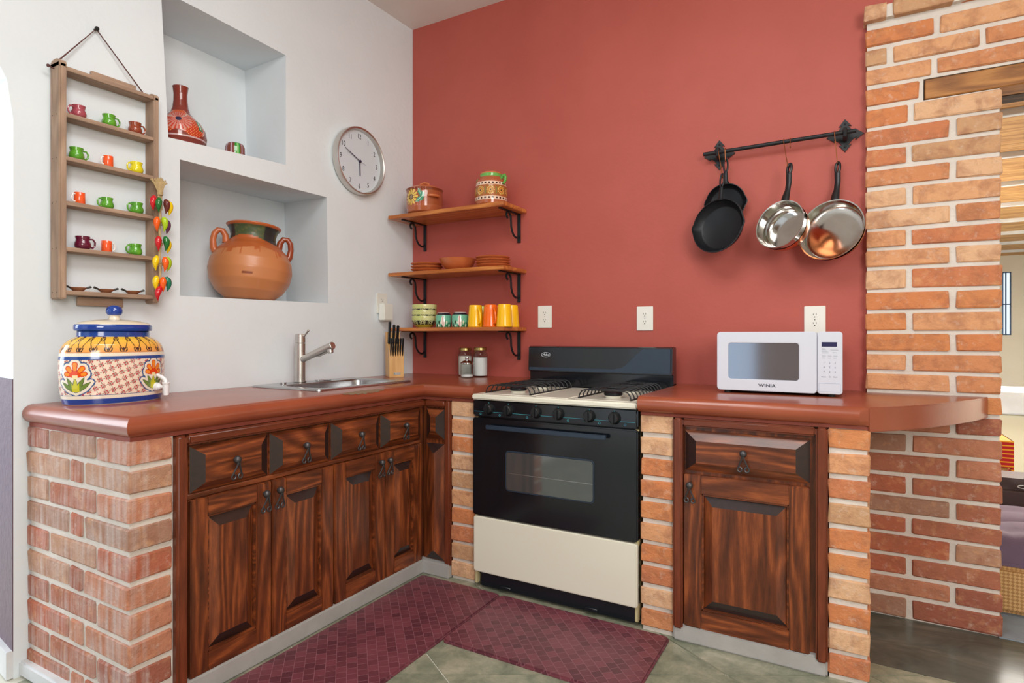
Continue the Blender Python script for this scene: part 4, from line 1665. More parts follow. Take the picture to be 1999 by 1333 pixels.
lathe(bm, [(0, 0.007), (0.035, 0.008), (0.035, 0.017), (0.02, 0.02), (0, 0.019)], (sx_, sy_, ZT + 0.0006), 28)
obj('contents', bm, 'sugar', t)
bm = BM()
lathe(bm, [(0.0365, 0.078), (0.0375, 0.08), (0.037, 0.086), (0.025, 0.096), (0.011, 0.1), (0.009, 0.104), (0.012, 0.11), (0.011, 0.117), (0, 0.119)], (sx_, sy_, ZT + 0.0006), 36)
obj('lid', bm, 'chrome', t)

# ------------------------------------------------------------------ outlets
def outlet(cx_, cz_, B, label, w=0.043, h=0.062, cname='outlet'):
    """B(a, z, n) -> world"""
    o0 = Vector(B(cx_, cz_ - h, 0))
    t = thing('wall_outlet', label, 'outlet', o0)
    bm = BM()
    bbox(bm, B, cx_ - w, cx_ + w, cz_ - h, cz_ + h, 0.0005, 0.006, 0.0018, 2)
    obj('cover_plate', bm, 'cover_plate', t)
    for dz in (-0.0195, 0.0195):
        bm = BM()
        p0 = Vector(B(cx_, cz_ + dz, 0.005))
        nn = Vector(B(cx_, cz_ + dz, 1.005)) - p0
        cyl(bm, p0, p0 + nn * 0.0022, 0.0155, seg=24)
        rc = obj('receptacle', bm, 'cover_plate', t)
        bm = BM()
        for dx, hh in ((-0.006, 0.0035), (0.006, 0.004)):
            bbox(bm, B, cx_ + dx - 0.001, cx_ + dx + 0.001, cz_ + dz + 0.001, cz_ + dz + 0.001 + 2 * hh, 0.0068, 0.0076)
        q0 = Vector(B(cx_, cz_ + dz - 0.007, 0.0068))
        cyl(bm, q0, q0 + nn * 0.0008, 0.0026, seg=10)
        obj('slots', bm, 'slot_black', rc)
    bm = BM()
    q0 = Vector(B(cx_, cz_, 0.005))
    cyl(bm, q0, q0 + nn * 0.0016, 0.0028, seg=10)
    obj('screw', bm, 'stainless', t)
    return t
BF = Fb(YB)
outlet(-1.497, 1.287, BF, 'white outlet on the red wall between shelves and stove')
outlet(-0.921, 1.269, BF, 'white outlet on the red wall above the stove right side')
outlet(-0.139, 1.252, BF, 'white outlet on the red wall behind the microwave')
BLw = lambda a, z, n: (wx(a) + n, a, z)
outlet(2.715, 1.375, BLw, 'white outlet on the white wall above the knife block')
bm = BM()
box(bm, -2.449, -2.405, 2.682, 2.762, 1.272, 1.372, 0.004, 2)
tag(obj('plug_adapter', bm, 'cover_plate', origin=(-2.45, 2.72, 1.27)), 'white box-shaped plug-in adapter on the white wall outlet', 'adapter')

# ------------------------------------------------------------------ clock
ck_y, ck_z = 2.515, 2.178
fx_ = wx(ck_y)
ck = thing('wall_clock', 'round white wall clock with a silver rim on the white wall', 'clock', (fx_, ck_y, ck_z - 0.19))
Mc = basis((fx_ + 0.002, ck_y, ck_z), (0, 1, 0), (0, 0, 1), (1, 0, 0))    # local x=right(+y) y=up z=out
bm = BM()
lathe(bm, [(0.17, 0.0), (0.186, 0.0), (0.19, 0.004), (0.191, 0.038), (0.188, 0.043), (0.184, 0.044), (0.179, 0.040), (0.176, 0.02), (0.174, 0.016)], (0, 0, 0), 72, mat=Mc)
obj('rim', bm, 'brushed_nickel', ck)
bm = BM()
lathe(bm, [(0, 0.002), (0.1745, 0.002), (0.1745, 0.018), (0, 0.018)], (0, 0, 0), 64, mat=Mc)
fo = obj('face', bm, 'clock_face', ck)
for k in range(1, 13):
    a = R(90 - 30 * k)
    px_, py_ = 0.142 * math.cos(a), 0.142 * math.sin(a)
    o_ = Mc @ Vector((px_, py_, 0.0185))
    text('numeral', str(k), 0.04, o_, (0, 1, 0), (0, 0, 1), 'dark_print', fo, 0.0003, sx=0.8)
def hand(name, angle_cw, length, tail, w0, w1, zz, m):
    a = R(90 - angle_cw)
    d = Vector((math.cos(a), math.sin(a)))
    q = Vector((-d.y, d.x))
    bm = BM()
    poly = [-d * tail + q * w0, d * length + q * w1, d * length - q * w1, -d * tail - q * w0]
    prism(bm, [(v_.x, v_.y) for v_ in poly], zz, zz + 0.001, mat=Mc)
    obj(name, bm, m, ck)
hand('minute_hand', 294, 0.125, 0.0, 0.0025, 0.0015, 0.024, 'hand_blue')
hand('hour_hand', 178, 0.082, 0.0, 0.0036, 0.0036, 0.022, 'hand_blue')
hand('second_hand', 287, 0.11, 0.045, 0.0008, 0.0006, 0.027, 'thin_grey_print')
bm = BM()
cyl(bm, Mc @ Vector((0, 0, 0.018)), Mc @ Vector((0, 0, 0.029)), 0.008, seg=20)
obj('hub', bm, 'hand_blue', ck)
bm = BM()
lathe(bm, [(0, 0.0385), (0.1785, 0.0385), (0.1785, 0.0395), (0, 0.0395)], (0, 0, 0), 64, mat=Mc)
obj('cover_glass', bm, 'thin_cover_glass', ck)

# ------------------------------------------------------------------ niche pieces
PXx, PYy, PZz = -2.665, 1.958, 1.3545
lean = Matrix.Translation((PXx, PYy, PZz)) @ Matrix.Rotation(R(5), 4, Vector((1, 0, 0))).inverted() @ Matrix.Translation((0, 0, 0.004))
pot = thing('clay_pot', 'big round terracotta pot with green glazed neck in lower niche', 'pot', mat=lean)
def f_pot(T, Z, r, S):
    C = full(T, (198, 128, 80))
    n = np.sin(T * 3.0 + Z * 20) * 0.5 + np.sin(T * 7 + 1.3) * 0.5
    C += (n * 6)[..., None]
    drip = 0.262 - 0.03 * np.abs(np.sin(T * 1.5 + 0.6)) - 0.02 * (np.sin(T * 9) > 0.8) - 0.035 * (np.sin(T * 13 + 1) > 0.97)
    put(C, Z > drip, (184, 96, 46))
    dr2 = 0.302 - 0.018 * np.sin(T * 2 + 0.4)
    put(C, Z > dr2, (74, 88, 56))
    m_ = (Z > dr2) & (np.sin(T * 23 + Z * 300) + np.sin(T * 11 - Z * 180) > 0.9)
    put(C, m_, (98, 96, 58))
    m_ = (Z > dr2) & (np.abs(ang(T, R(10))) < 0.35) | (Z > dr2) & (np.abs(ang(T, R(-110))) < 0.4)
    put(C, m_, (40, 44, 44))
    put(C, Z > 0.372, (192, 98, 46))
    put(C, (np.abs(Z - 0.115) < 0.006) & (np.abs(ang(T, R(-40))) < 0.12), (130, 62, 32))
    return C
pp_ = [(0.0, 0.0), (0.10, 0.001), (0.115, 0.008), (0.16, 0.045), (0.19, 0.095), (0.2, 0.15), (0.193, 0.2), (0.17, 0.245), (0.14, 0.275), (0.118, 0.292),
       (0.108, 0.305), (0.107, 0.33), (0.115, 0.36), (0.13, 0.378), (0.132, 0.383), (0.126, 0.385), (0.11, 0.366), (0.10, 0.34), (0.1, 0.31), (0.14, 0.25)]
painted_lathe('body', pp_, f_pot, 'satin_paint', pot, (0, 0, 0), 200, 130)
for a, m in ((R(-116), 'terracotta_glaze'), (R(56), 'brown_glaze')):
    bm = BM()
    c_, s_ = math.cos(a), math.sin(a)
    pts = [(c_ * q, s_ * q, h) for q, h in ((0.125, 0.28), (0.13, 0.315), (0.145, 0.338), (0.165, 0.338), (0.18, 0.318), (0.185, 0.285), (0.18, 0.245), (0.17, 0.23))]
    tube(bm, pts, [0.018, 0.0155, 0.0145, 0.0145, 0.0145, 0.015, 0.017, 0.019], 14, flat=((-s_, c_, 0), 1.15))
    obj('handle', bm, m, pot)

VX, VY, VZ = -2.615, 1.575, 2.014
def f_vase(T, Z, r, S):
    C = full(T, (132, 54, 42))
    th = ang(T, R(-36))
    X = th * 0.1
    Y = (S - 0.205)
    d = np.hypot(X, Y)
    an = np.arctan2(Y, X)
    fl = (Z < 0.168) & (Z > 0.052 + 0.012 * np.cos(th * 5))
    for c0, rr_ in ((-0.9, 0.14), (0.0, 0.115), (-1.9, 0.11), (0.95, 0.1)):
        pass
    lobe = 0.075 + 0.05 * np.abs(np.cos(an * 1.5 + 0.5))
    inn = fl & (d < lobe)
    put(C, inn, (196, 60, 34))
    put(C, inn & (d < 0.06) & (np.sin(an * 22) > -0.2), (204, 140, 128))
    dots = inn & (d > 0.055) & ((np.sin(X * 520) * np.sin(Y * 520)) > 0.72)
    put(C, dots, (240, 196, 120))
    put(C, fl & (np.abs(d - lobe) < 0.0035), (214, 180, 170))
    rays = inn & (np.abs(np.cos(an * 1.5 + 0.5)) < 0.09)
    put(C, rays, (214, 180, 170))
    put(C, inn & (d < 0.013), (30, 34, 70))
    put(C, fl & (X > 0.085) & (X < 0.11) & (np.abs(Z - 0.1) < 0.025), (40, 124, 88))
    put(C, fl & (X > 0.092) & (X < 0.1) & (np.abs(Z - 0.1) < 0.015), (220, 226, 200))
    put(C, np.abs(Z - 0.04) < 0.004, (208, 178, 180))
    return C
vs_ = painted_lathe('vase', [(0.0, 0.0), (0.07, 0.001), (0.09, 0.01), (0.104, 0.035), (0.107, 0.06), (0.102, 0.09), (0.085, 0.12), (0.058, 0.145), (0.04, 0.165), (0.032, 0.19), (0.0285, 0.22), (0.028, 0.25), (0.031, 0.275), (0.033, 0.283), (0.030, 0.283), (0.025, 0.26), (0.025, 0.2), (0.03, 0.17)],
              f_vase, 'glazed_paint', None, (VX, VY, VZ), 260, 170)
tag(vs_, 'red-brown narrow-necked vase with painted flower in upper niche', 'vase')
def f_small(T, Z, r, S):
    C = full(T, (132, 66, 54))
    put(C, np.sin(T * 11) > 0.8, (200, 170, 190))
    put(C, np.abs(ang(T, R(-20))) < 0.28, (40, 150, 52))
    put(C, np.abs(ang(T, R(-20))) < 0.1, (140, 200, 120))
    put(C, Z > 0.118, (110, 60, 48))
    return C
sp2 = painted_lathe('small_pot', [(0.0, 0.0), (0.03, 0.001), (0.042, 0.03), (0.047, 0.07), (0.046, 0.1), (0.04, 0.115), (0.034, 0.119), (0.03, 0.119), (0.034, 0.1), (0.03, 0.05)], f_small, 'glazed_paint', None, (-2.69, 1.90, 2.026), 120, 60)
tag(sp2, 'little brown striped pot at the right of upper niche', 'pot')

# ------------------------------------------------------------------ urn on the worktop
UX, UY = -2.345, 1.165
RX, RY = 0.115, 0.172
urn = thing('water_urn', 'oval painted ceramic water urn with blue lid on the worktop end', 'urn', (UX, UY, ZT))
TT = np.linspace(-PI, PI, 2001)
SS = np.r_[0, np.cumsum(np.hypot(RX * np.sin((TT[1:] + TT[:-1]) / 2), RY * np.cos((TT[1:] + TT[:-1]) / 2)) * (TT[1] - TT[0]))]
def arc(T):
    t = (T + PI) % (2 * PI) - PI
    return np.interp(t, TT, SS)
PER = SS[-1]
def f_urn(T, Z, r, S):
    A = arc(T)
    C = full(T, (236, 226, 206))
    lat = (Z > 0.036) & (Z < 0.158)
    C[lat] = (240, 222, 202)
    u = A * 0.93 + (Z - 0.1) * 0.38
    v = (Z - 0.1) * 0.93 - A * 0.36
    p = 0.0235
    fu = np.abs((u / p) % 1 - 0.5)
    fv = np.abs((v / p) % 1 - 0.5)
    put(C, lat & (fu > 0.465), (110, 60, 56))
    put(C, lat & (fv > 0.465), (110, 60, 56))
    du, dv = (0.5 - fu) * p, (0.5 - fv) * p
    put(C, lat & (np.abs(np.hypot(du, dv) - 0.0062) < 0.0024) & (np.abs(du - dv) < 0.0034), (190, 44, 58))
    # flowers
    for tc_ in (R(-62), R(30), R(118), R(-152)):
        a0 = arc(np.array(tc_))
        X = (A - a0 + PER / 2) % PER - PER / 2
        Y = Z - 0.1
        d_out = np.full(T.shape, 9.0)
        d_pet = np.full(T.shape, 9.0)
        for an, rp, ln in ((90, 0.0095, 0.042), (52, 0.0095, 0.036), (128, 0.0095, 0.036), (18, 0.009, 0.030), (162, 0.009, 0.030)):
            ca, sa = math.cos(R(an)), math.sin(R(an))
            pr = np.clip(X * ca + Y * sa, 0, ln)
            dd = np.hypot(X - pr * ca, Y - pr * sa) - rp * (0.45 + 0.55 * pr / ln)
            d_pet = np.minimum(d_pet, dd)
        d_leaf = np.full(T.shape, 9.0)
        Y2 = Z - 0.045
        for an in (90, 62, 118, 38, 142):
            ca, sa = math.cos(R(an)), math.sin(R(an))
            ln = 0.052 if an == 90 else 0.058
            tpr = X * ca + Y2 * sa
            pr = np.clip(tpr, 0, ln)
            w = 0.0075 * np.sin(np.clip(pr / ln, 0, 1) * PI * 0.9 + 0.15)
            dd = np.hypot(X - pr * ca, Y2 - pr * sa) - w
            d_leaf = np.minimum(d_leaf, dd)
        un = np.minimum(d_pet, d_leaf)
        reg = lat
        put(C, reg & (un < 0.0125), (46, 84, 140))
        put(C, reg & (un < 0.0085), (240, 230, 212))
        put(C, reg & (d_leaf < 0), (110, 138, 60))
        put(C, reg & (d_leaf < 0) & (np.abs(X) < 0.012) & (Z < 0.09), (206, 200, 30))
        put(C, reg & (d_leaf < 0) & (d_leaf > -0.0016), (52, 70, 40))
        put(C, reg & (d_pet < 0), (232, 74, 24))
        rad = np.hypot(X, Y)
        put(C, reg & (d_pet < -0.003) & (rad > 0.02), (248, 150, 48))
        put(C, reg & (d_pet < 0) & (d_pet > -0.0014), (190, 44, 20))
        put(C, reg & (rad < 0.009) & (Y < 0.004), (248, 226, 170))
    # bands
    put(C, (Z < 0.004), (226, 216, 200))
    put(C, (Z >= 0.004) & (Z < 0.022), (22, 66, 150))
    put(C, (Z > 0.0335) & (Z < 0.0355), (46, 84, 140))
    put(C, (Z > 0.158) & (Z < 0.168), (30, 72, 146))
    # shoulder
    sh = (Z > 0.184) & (Z < 0.236)
    q = (Z - 0.184) / 0.052
    C[sh] = np.stack([240 + 0 * q, 164 + 30 * q, 88 - 30 * q], -1)[sh]
    k = 22
    ph = (T * k / (2 * PI)) % 1 - 0.5
    wv = 0.5 * (1 + np.cos(ph * 2 * PI))
    for sg in (-1, 1):
        cen = sg * (0.5 - 0.5 * q) ** 1.0
        put(C, sh & (np.abs(np.abs(ph) - np.clip(0.5 * q, 0, 0.5)) < 0.035), (60, 44, 30))
    put(C, sh & (np.abs(np.hypot(ph * 1.0, (q - 0.2) * 1.1) - 0.24) < 0.045) & (q < 0.3), (60, 40, 30))
    put(C, sh & (np.hypot(ph * 1.0, (q - 0.2) * 1.1) < 0.09), (70, 40, 40))
    ph2 = (T * k / (2 * PI) + 0.5) % 1 - 0.5
    put(C, sh & (np.abs(np.hypot(ph2 * 1.0, (q - 0.86) * 1.1) - 0.17) < 0.045) & (q > 0.7), (96, 60, 34))
    put(C, (Z > 0.181) & (Z < 0.1845), (214, 150, 96))
    put(C, Z > 0.236, (20, 66, 148))
    return C
pu = [(0.0, 0.0), (0.9, 0.0), (0.925, 0.003), (0.95, 0.02), (0.985, 0.06), (1.0, 0.11), (1.0, 0.16), (0.975, 0.19), (0.92, 0.21), (0.82, 0.226), (0.715, 0.235), (0.69, 0.238), (0.685, 0.256), (0.66, 0.257)]
def urn_mesh():
    P = [(r * 1.0, z * 8.0) for r, z in pu]
    return P
# resample evenly in true length, radii carry the oval scale
prof_u = [(r, z) for r, z in pu]
painted_lathe('body', [(r, z) for r, z in prof_u], f_urn, 'glazed_paint', urn, (UX, UY, ZT), 760, 10, RX, RY) if False else None
def oval_painted(name, prof, fn, mats, parent, c, seg, steps, sx, sy):
    P = np.array(prof, float)
    L = np.hypot(np.diff(P[:, 0]) * 0.14, np.diff(P[:, 1]))
    d = np.r_[0, np.cumsum(L)]
    s_ = np.linspace(0, d[-1], steps)
    rs = np.interp(s_, d, P[:, 0])
    zs = np.interp(s_, d, P[:, 1])
    pr2 = list(zip(rs, zs))
    # painted_lathe resamples by its own length measure, so feed it scaled radii
    k = 0.14
    return painted_lathe(name, [(a_ * k, b_) for a_, b_ in pr2], fn, mats, parent, c, seg, steps, sx / k, sy / k)
oval_painted('body', prof_u, f_urn, 'glazed_paint', urn, (UX, UY, ZT), 720, 210, RX, RY)
bm = BM()
lathe(bm, [(0.68, 0.257), (0.73, 0.258), (0.745, 0.263), (0.745, 0.276), (0.725, 0.2805)], (UX, UY, ZT), 72, RX, RY, mi=0)
lathe(bm, [(0.725, 0.2800), (0.66, 0.288), (0.45, 0.2955), (0.2, 0.300), (0.12, 0.302)], (UX, UY, ZT), 72, RX, RY, mi=1)
ld = obj('lid', bm, ['blue_glaze', 'cream_glaze'], urn)
bm = BM()
lathe(bm, [(0.022, 0.299), (0.017, 0.305), (0.0165, 0.314), (0.019, 0.318)], (UX, UY, ZT), 32, mi=1)
lathe(bm, [(0.014, 0.314), (0.021, 0.316), (0.026, 0.324), (0.0265, 0.333), (0.022, 0.344), (0.012, 0.3505), (0, 0.352)], (UX, UY, ZT), 32, mi=0)
obj('knob', bm, ['blue_glaze', 'cream_glaze'], ld)
ta = R(36)
tp = Vector((UX + RX * math.cos(ta), UY + RY * math.sin(ta), ZT + 0.05))
td = Vector((math.cos(ta) / RX, math.sin(ta) / RY, 0)).normalized()
bm = BM()
cyl(bm, tp - td * 0.006, tp + td * 0.006, 0.0165, 0.015, 24)
ball(bm, tp + td * 0.006, 0.013, seg=16)
cyl(bm, tp, tp + td * 0.034, 0.0075, seg=14)
e_ = tp + td * 0.036
cyl(bm, e_ + Vector((0, 0, -0.032)), e_ + Vector((0, 0, 0.012)), 0.0095, 0.0115, 18, bev=0.001)
cyl(bm, e_ + Vector((0, 0, 0.011)), e_ + Vector((0, 0, 0.017)), 0.0135, seg=18, bev=0.001)
tube(bm, [e_ + Vector((0, 0, 0.016)), e_ + Vector((0, 0, 0.026)) - td * 0.004, e_ + Vector((0, 0, 0.038)) - td * 0.02, e_ + Vector((0, 0, 0.044)) - td * 0.034],
     [0.007, 0.0075, 0.0075, 0.005], 10)
obj('spigot', bm, 'tap_white', urn, label='white plastic spigot')

# ------------------------------------------------------------------ wooden rack with miniatures
K = 1.016
ry = lambda y: y * K
rz = lambda z: 1.18 + (z - 1.18) * K
XF, XB_ = -2.428, -2.496
rk = thing('display_rack', 'weathered wooden hanging rack of miniature mugs on the white wall', 'rack', (XB_, ry(1.18), rz(1.309)))
for ya, yb_, zt in ((1.010, 1.033, 2.152), (1.334, 1.353, 2.142)):
    bm = BM()
    box(bm, XB_, XF, ry(ya), ry(yb_), rz(1.309), rz(zt) - 0.012, 0.004, 2)
    m2 = basis((0, ry(ya), rz(zt) - 0.03), (1, 0, 0), (0, 0, 1), (0, -1, 0))
    # rounded top end
    hw = (XF - XB_) / 2
    cxr = (XF + XB_) / 2
    pts = [(cxr - hw, 0.0)] + [(cxr + hw * math.cos(PI - PI * i / 10), 0.012 + 0.018 * math.sin(PI * i / 10)) for i in range(11)] + [(cxr + hw, 0.0)]
    prism(bm, pts, -ry(yb_ - ya), 0, mat=m2, bev=0.0015)
    sb = obj('side_board', bm, 'weathered_wood_vertical', rk)
    bm = BM()
    for zz in (2.125, 1.955, 1.803, 1.647, 1.486, 1.332):
        for xx in (XF - 0.018, XF - 0.05):
            q = Vector((xx, ry(ya) - 0.0006, rz(zz)))
            cyl(bm, q, q + Vector((0, 0.001, 0)), 0.0016, seg=8)
    obj('nail_heads', bm, 'nail_black', sb)
zsh = [2.128, 1.965, 1.812, 1.655, 1.493, 1.340]
for z_ in zsh:
    bm = BM()
    box(bm, XB_ + 0.002, XF - 0.002, ry(1.033), ry(1.334), rz(z_) - 0.016, rz(z_), 0.002, 1)
    obj('rack_shelf', bm, 'weathered_wood_along', rk)
for ya, yb_, za, zb_ in ((1.135, 1.292, 2.150, 2.163), (1.09, 1.245, 1.300, 1.322)):
    bm = BM()
    box(bm, XB_, XB_ + 0.016, ry(ya), ry(yb_), rz(za) - 0.01, rz(zb_), 0.002)
    obj('back_slat', bm, 'weathered_wood_along', rk)
bm = BM()
nail = Vector((wx(1.17) + 0.012, 1.172, 2.345))
A0 = Vector((XB_ + 0.03, ry(1.010), rz(2.118)))
A1 = Vector((XB_ + 0.03, ry(1.022), rz(2.15)))
B1 = Vector((XB_ + 0.03, ry(1.31), rz(2.14)))
tube(bm, [A0 + Vector((0, -0.022, 0.006)), A0 + Vector((0, -0.003, 0)), A0 + Vector((0, 0.012, 0.004)), A1, nail, B1], 0.0026, 7)
ball(bm, A0 + Vector((0, -0.018, 0.004)), 0.006, seg=8)
obj('rope', bm, 'rope', rk)
bm = BM()
cyl(bm, nail - Vector((0.014, 0, 0)), nail + Vector((0.008, 0, 0)), 0.004, seg=10)
ball(bm, nail + Vector((0.006, 0, 0)), 0.008, seg=12)
obj('nail', bm, 'nail_black', rk)

def mini_mug(y, row, kind, m, side, label, sc=1.0):
    z = rz(zsh[row]) + 0.0002
    x = -2.458
    t = thing('miniature_mug', label, 'miniature mug', (x, y, z), 'miniature mugs in the hanging rack')
    bm = BM()
    if kind == 'pot':
        r = 0.0235 * sc
        h = 0.044 * sc
        lathe(bm, [(0, 0.0), (r * 0.7, 0.0), (r * 0.95, h * 0.12), (r * 1.04, h * 0.3), (r * 0.98, h * 0.5), (r * 0.84, h * 0.66), (r * 0.84, h * 0.76), (r * 0.94, h * 0.97), (r * 0.93, h), (r * 0.86, h * 0.98),
                   (r * 0.76, h * 0.76), (r * 0.8, h * 0.4), (0, h * 0.1)], (x, y, z), 24)
        hm = m
    else:
        r = 0.0175 * sc
        h = 0.042 * sc
        lathe(bm, [(0, 0.0), (r * 0.93, 0.0), (r, 0.002), (r, h * 0.98), (r * 0.97, h), (r * 0.9, h), (r * 0.88, h * 0.1), (0, h * 0.08)], (x, y, z), 24)
        hm = 'mini_white'
    obj('cup', bm, m, t)
    if side:
        bm = BM()
        q0 = 0.8 if kind == 'pot' else 0.95
        pts = [(x + 0.004, y + side * r * q, z + h * hh) for q, hh in ((q0, 0.82), (1.25, 0.84), (1.55, 0.62), (1.5, 0.35), (1.25, 0.18), (0.92, 0.2))]
        tube(bm, pts, 0.0032 * sc, 8)
        obj('handle', bm, hm, t, label='white handle' if hm != m else None)
mini_mug(1.100, 1, 'pot', 'mini_mauve', -1, 'mauve pot-shaped mini mug, left on the top row of the rack')
mini_mug(1.202, 1, 'pot', 'mini_green', 1, 'green pot-shaped mini mug, middle of the top row of the rack')
mini_mug(1.297, 1, 'pot', 'mini_brown', 1, 'brown pot-shaped mini mug, right on the top row of the rack')
mini_mug(1.093, 2, 'pot', 'mini_green', 1, 'green pot-shaped mini mug, left on the second row of the rack')
mini_mug(1.199, 2, 'cup', 'mini_orange', -1, 'orange straight mini cup with white handle between green and yellow mugs')
mini_mug(1.302, 2, 'pot', 'mini_yellow', -1, 'yellow pot-shaped mini mug on the second row of the rack')
mini_mug(1.103, 3, 'cup', 'mini_orange', -1, 'orange straight mini cup, left on the third row of the rack')
mini_mug(1.195, 3, 'pot', 'mini_green', -1, 'green mini mug, middle of the third row of the rack', 0.95)
mini_mug(1.303, 3, 'pot', 'mini_green', -1, 'green mini mug, right on the third row of the rack')
mini_mug(1.113, 4, 'pot', 'mini_purple', 1, 'dark purple pot-shaped mini mug on the fourth row of the rack', 1.08)
mini_mug(1.194, 4, 'cup', 'mini_orange', 1, 'orange straight mini cup beside the dark purple mini mug')
mini_mug(1.298, 4, 'pot', 'mini_green', -1, 'green mini mug, right on the fourth row of the rack')
for y_, w_ in ((1.098, 'left'), (1.192, 'middle'), (1.289, 'right')):
    z = rz(zsh[5]) + 0.0002
    t = thing('miniature_dish', 'small brown clay dish with black handles, %s on the bottom rack row' % w_, 'miniature dish', (-2.458, y_, z), 'miniature dishes in the hanging rack')
    bm = BM()
    lathe(bm, [(0, 0), (0.014, 0), (0.027, 0.012), (0.0275, 0.014), (0.025, 0.014), (0.013, 0.003), (0, 0.003)], (-2.458, y_, z), 24)
    obj('dish', bm, 'dish_clay', t)
    for sg in (-1, 1):
        bm = BM()
        tube(bm, [(-2.458, y_ + sg * 0.022, z + 0.011), (-2.458, y_ + sg * 0.032, z + 0.015), (-2.458, y_ + sg * 0.042, z + 0.019)], [0.004, 0.005, 0.006], 8, flat=((0, 0, 1), 0.7))
        obj('handle', bm, 'dish_black', t)

# chili garland
gy = 1.343 * K
gx = -2.405
gl = thing('chili_garland', 'string of glossy ceramic chilies with raffia hanging on the rack side', 'chili string', (gx, gy, rz(1.33)))
bm = BM()
zt0 = rz(1.80)
r_ = random.Random(9)
for k in range(16):
    a = k / 15 * 2 - 1
    tube(bm, [(gx + r_.uniform(-0.004, 0.006), gy + a * 0.034 - 0.004, zt0 + 0.005 - abs(a) * 0.014 + r_.uniform(-0.004, 0.004)), (gx, gy + a * 0.02 - 0.003, zt0 - 0.022), (gx, gy + a * 0.007, zt0 - 0.055),
              (gx, gy + a * 0.006, zt0 - 0.09), (gx, gy + a * 0.008, zt0 - 0.125)], 0.0026, 6)
cyl(bm, (gx, gy, zt0 - 0.066), (gx, gy, zt0 - 0.05), 0.011, seg=12)
tube(bm, [(gx, gy + 0.002 * math.sin(i * 1.7), zt0 - 0.12 - i * 0.03) for i in range(12)], 0.005, 8)
for zc_ in (1.622, 1.542, 1.462, 1.385):
    tube(bm, [(gx + 0.004, gy + 0.008 * math.cos(2 * PI * k / 10), rz(zc_) + 0.006 * math.sin(2 * PI * k / 10)) for k in range(10)], 0.003, 6, closed=True)
obj('raffia', bm, 'raffia', gl)
ch = [(-0.026, 1.705, 'red', -0.25, 0.0), (-0.014, 1.698, 'dark_green', -0.1, 0.014), (0.013, 1.697, 'maroon', 0.0, 0.012), (0.028, 1.695, 'yellow', 0.25, 0.002),
      (-0.02, 1.622, 'orange', -0.05, 0.01), (0.002, 1.625, 'lime', 0.05, 0.016), (0.021, 1.62, 'plum', 0.15, 0.0),
      (-0.016, 1.547, 'red', 0.0, 0.012), (0.009, 1.55, 'dark_green', 0.08, 0.014), (0.022, 1.543, 'yellow', 0.25, 0.0),
      (-0.02, 1.47, 'yellow', -0.25, 0.008), (0.004, 1.468, 'orange', 0.0, 0.018), (0.021, 1.472, 'lime', 0.3, 0.002),
      (-0.02, 1.392, 'yellow', -0.15, 0.006), (0.0, 1.388, 'orange', 0.0, 0.018), (0.02, 1.392, 'teal', 0.25, 0.004), (-0.008, 1.352, 'red', -0.6, 0.016)]
for dy, z_, cn, bend, dx in ch:
    bm = BM()
    L_ = 0.058
    top = Vector((gx + 0.006 + dx, gy + dy * 0.95, rz(z_) + 0.022))
    pts, rad = [], []
    for i in range(9):
        q = i / 8
        off = math.sin(q * PI) * 0.009 * (1 if dy > 0 else -1) * (0.4 + abs(bend))
        pts.append(top + Vector((0.003 * math.sin(q * PI), off + bend * 0.02 * q * (1 if bend else 0), -L_ * q)))
        rad.append(max(0.0012, 0.0138 * (math.sin(min(1, q * 2.2 + 0.25) * PI / 2) * (1 - q ** 2.4))))
    tube(bm, pts, rad, 10)
    obj('chili', bm, 'chili_' + cn, gl)

# ------------------------------------------------------------------ pot rail, hooks, pans
rl = thing('pot_rail', 'black wrought iron pot rail on the red wall', 'pot rail', (-0.29, 2.998, 1.99))
bm = BM()
cyl(bm, (-0.616, 2.945, 2.055), (0.022, 2.945, 2.062), 0.0092, seg=16, bev=0.001)
obj('bar', bm, 'black_iron', rl)
def fleur(cx_, cz_, s_):
    def tip(a):
        d = Vector((math.cos(a), math.sin(a)))
        q = Vector((-d.y, d.x))
        # one arm: narrow neck then an arrowhead
        return [d * 0.028 - q * 0.024, d * 0.046 - q * 0.012, d * 0.042 - q * 0.026, d * 0.076, d * 0.042 + q * 0.026, d * 0.046 + q * 0.012]
    pts = []
    for a in (0, 90, 180, 270):
        pts += tip(R(a))
    bm = BM()
    mm = basis((cx_, 2.998, cz_), (1, 0, 0), (0, 0, 1), (0, -1, 0))
    prism(bm, [(p_.x * s_, p_.y * s_) for p_ in pts], 0.0, 0.005, mat=mm)
    # bent strap that holds the bar
    tube(bm, [(cx_, 2.995, cz_ - 0.022), (cx_, 2.96, cz_ - 0.022), (cx_, 2.938, cz_ - 0.014), (cx_, 2.932, cz_), (cx_, 2.938, cz_ + 0.014), (cx_, 2.96, cz_ + 0.02), (cx_, 2.995, cz_ + 0.02)], 0.0085, 8, flat=((0, 1, 0), 0.5))
    for a in (90, 270):
        q = mm @ Vector((0.05 * math.cos(R(a)), 0.05 * math.sin(R(a)), 0.004))
        ball(bm, q, 0.005, seg=8)
    return bm
obj('wall_plate', fleur(-0.551, 2.056, 0.95), 'black_iron', rl)
obj('wall_plate', fleur(-0.02, 2.061, 0.95), 'black_iron', rl)

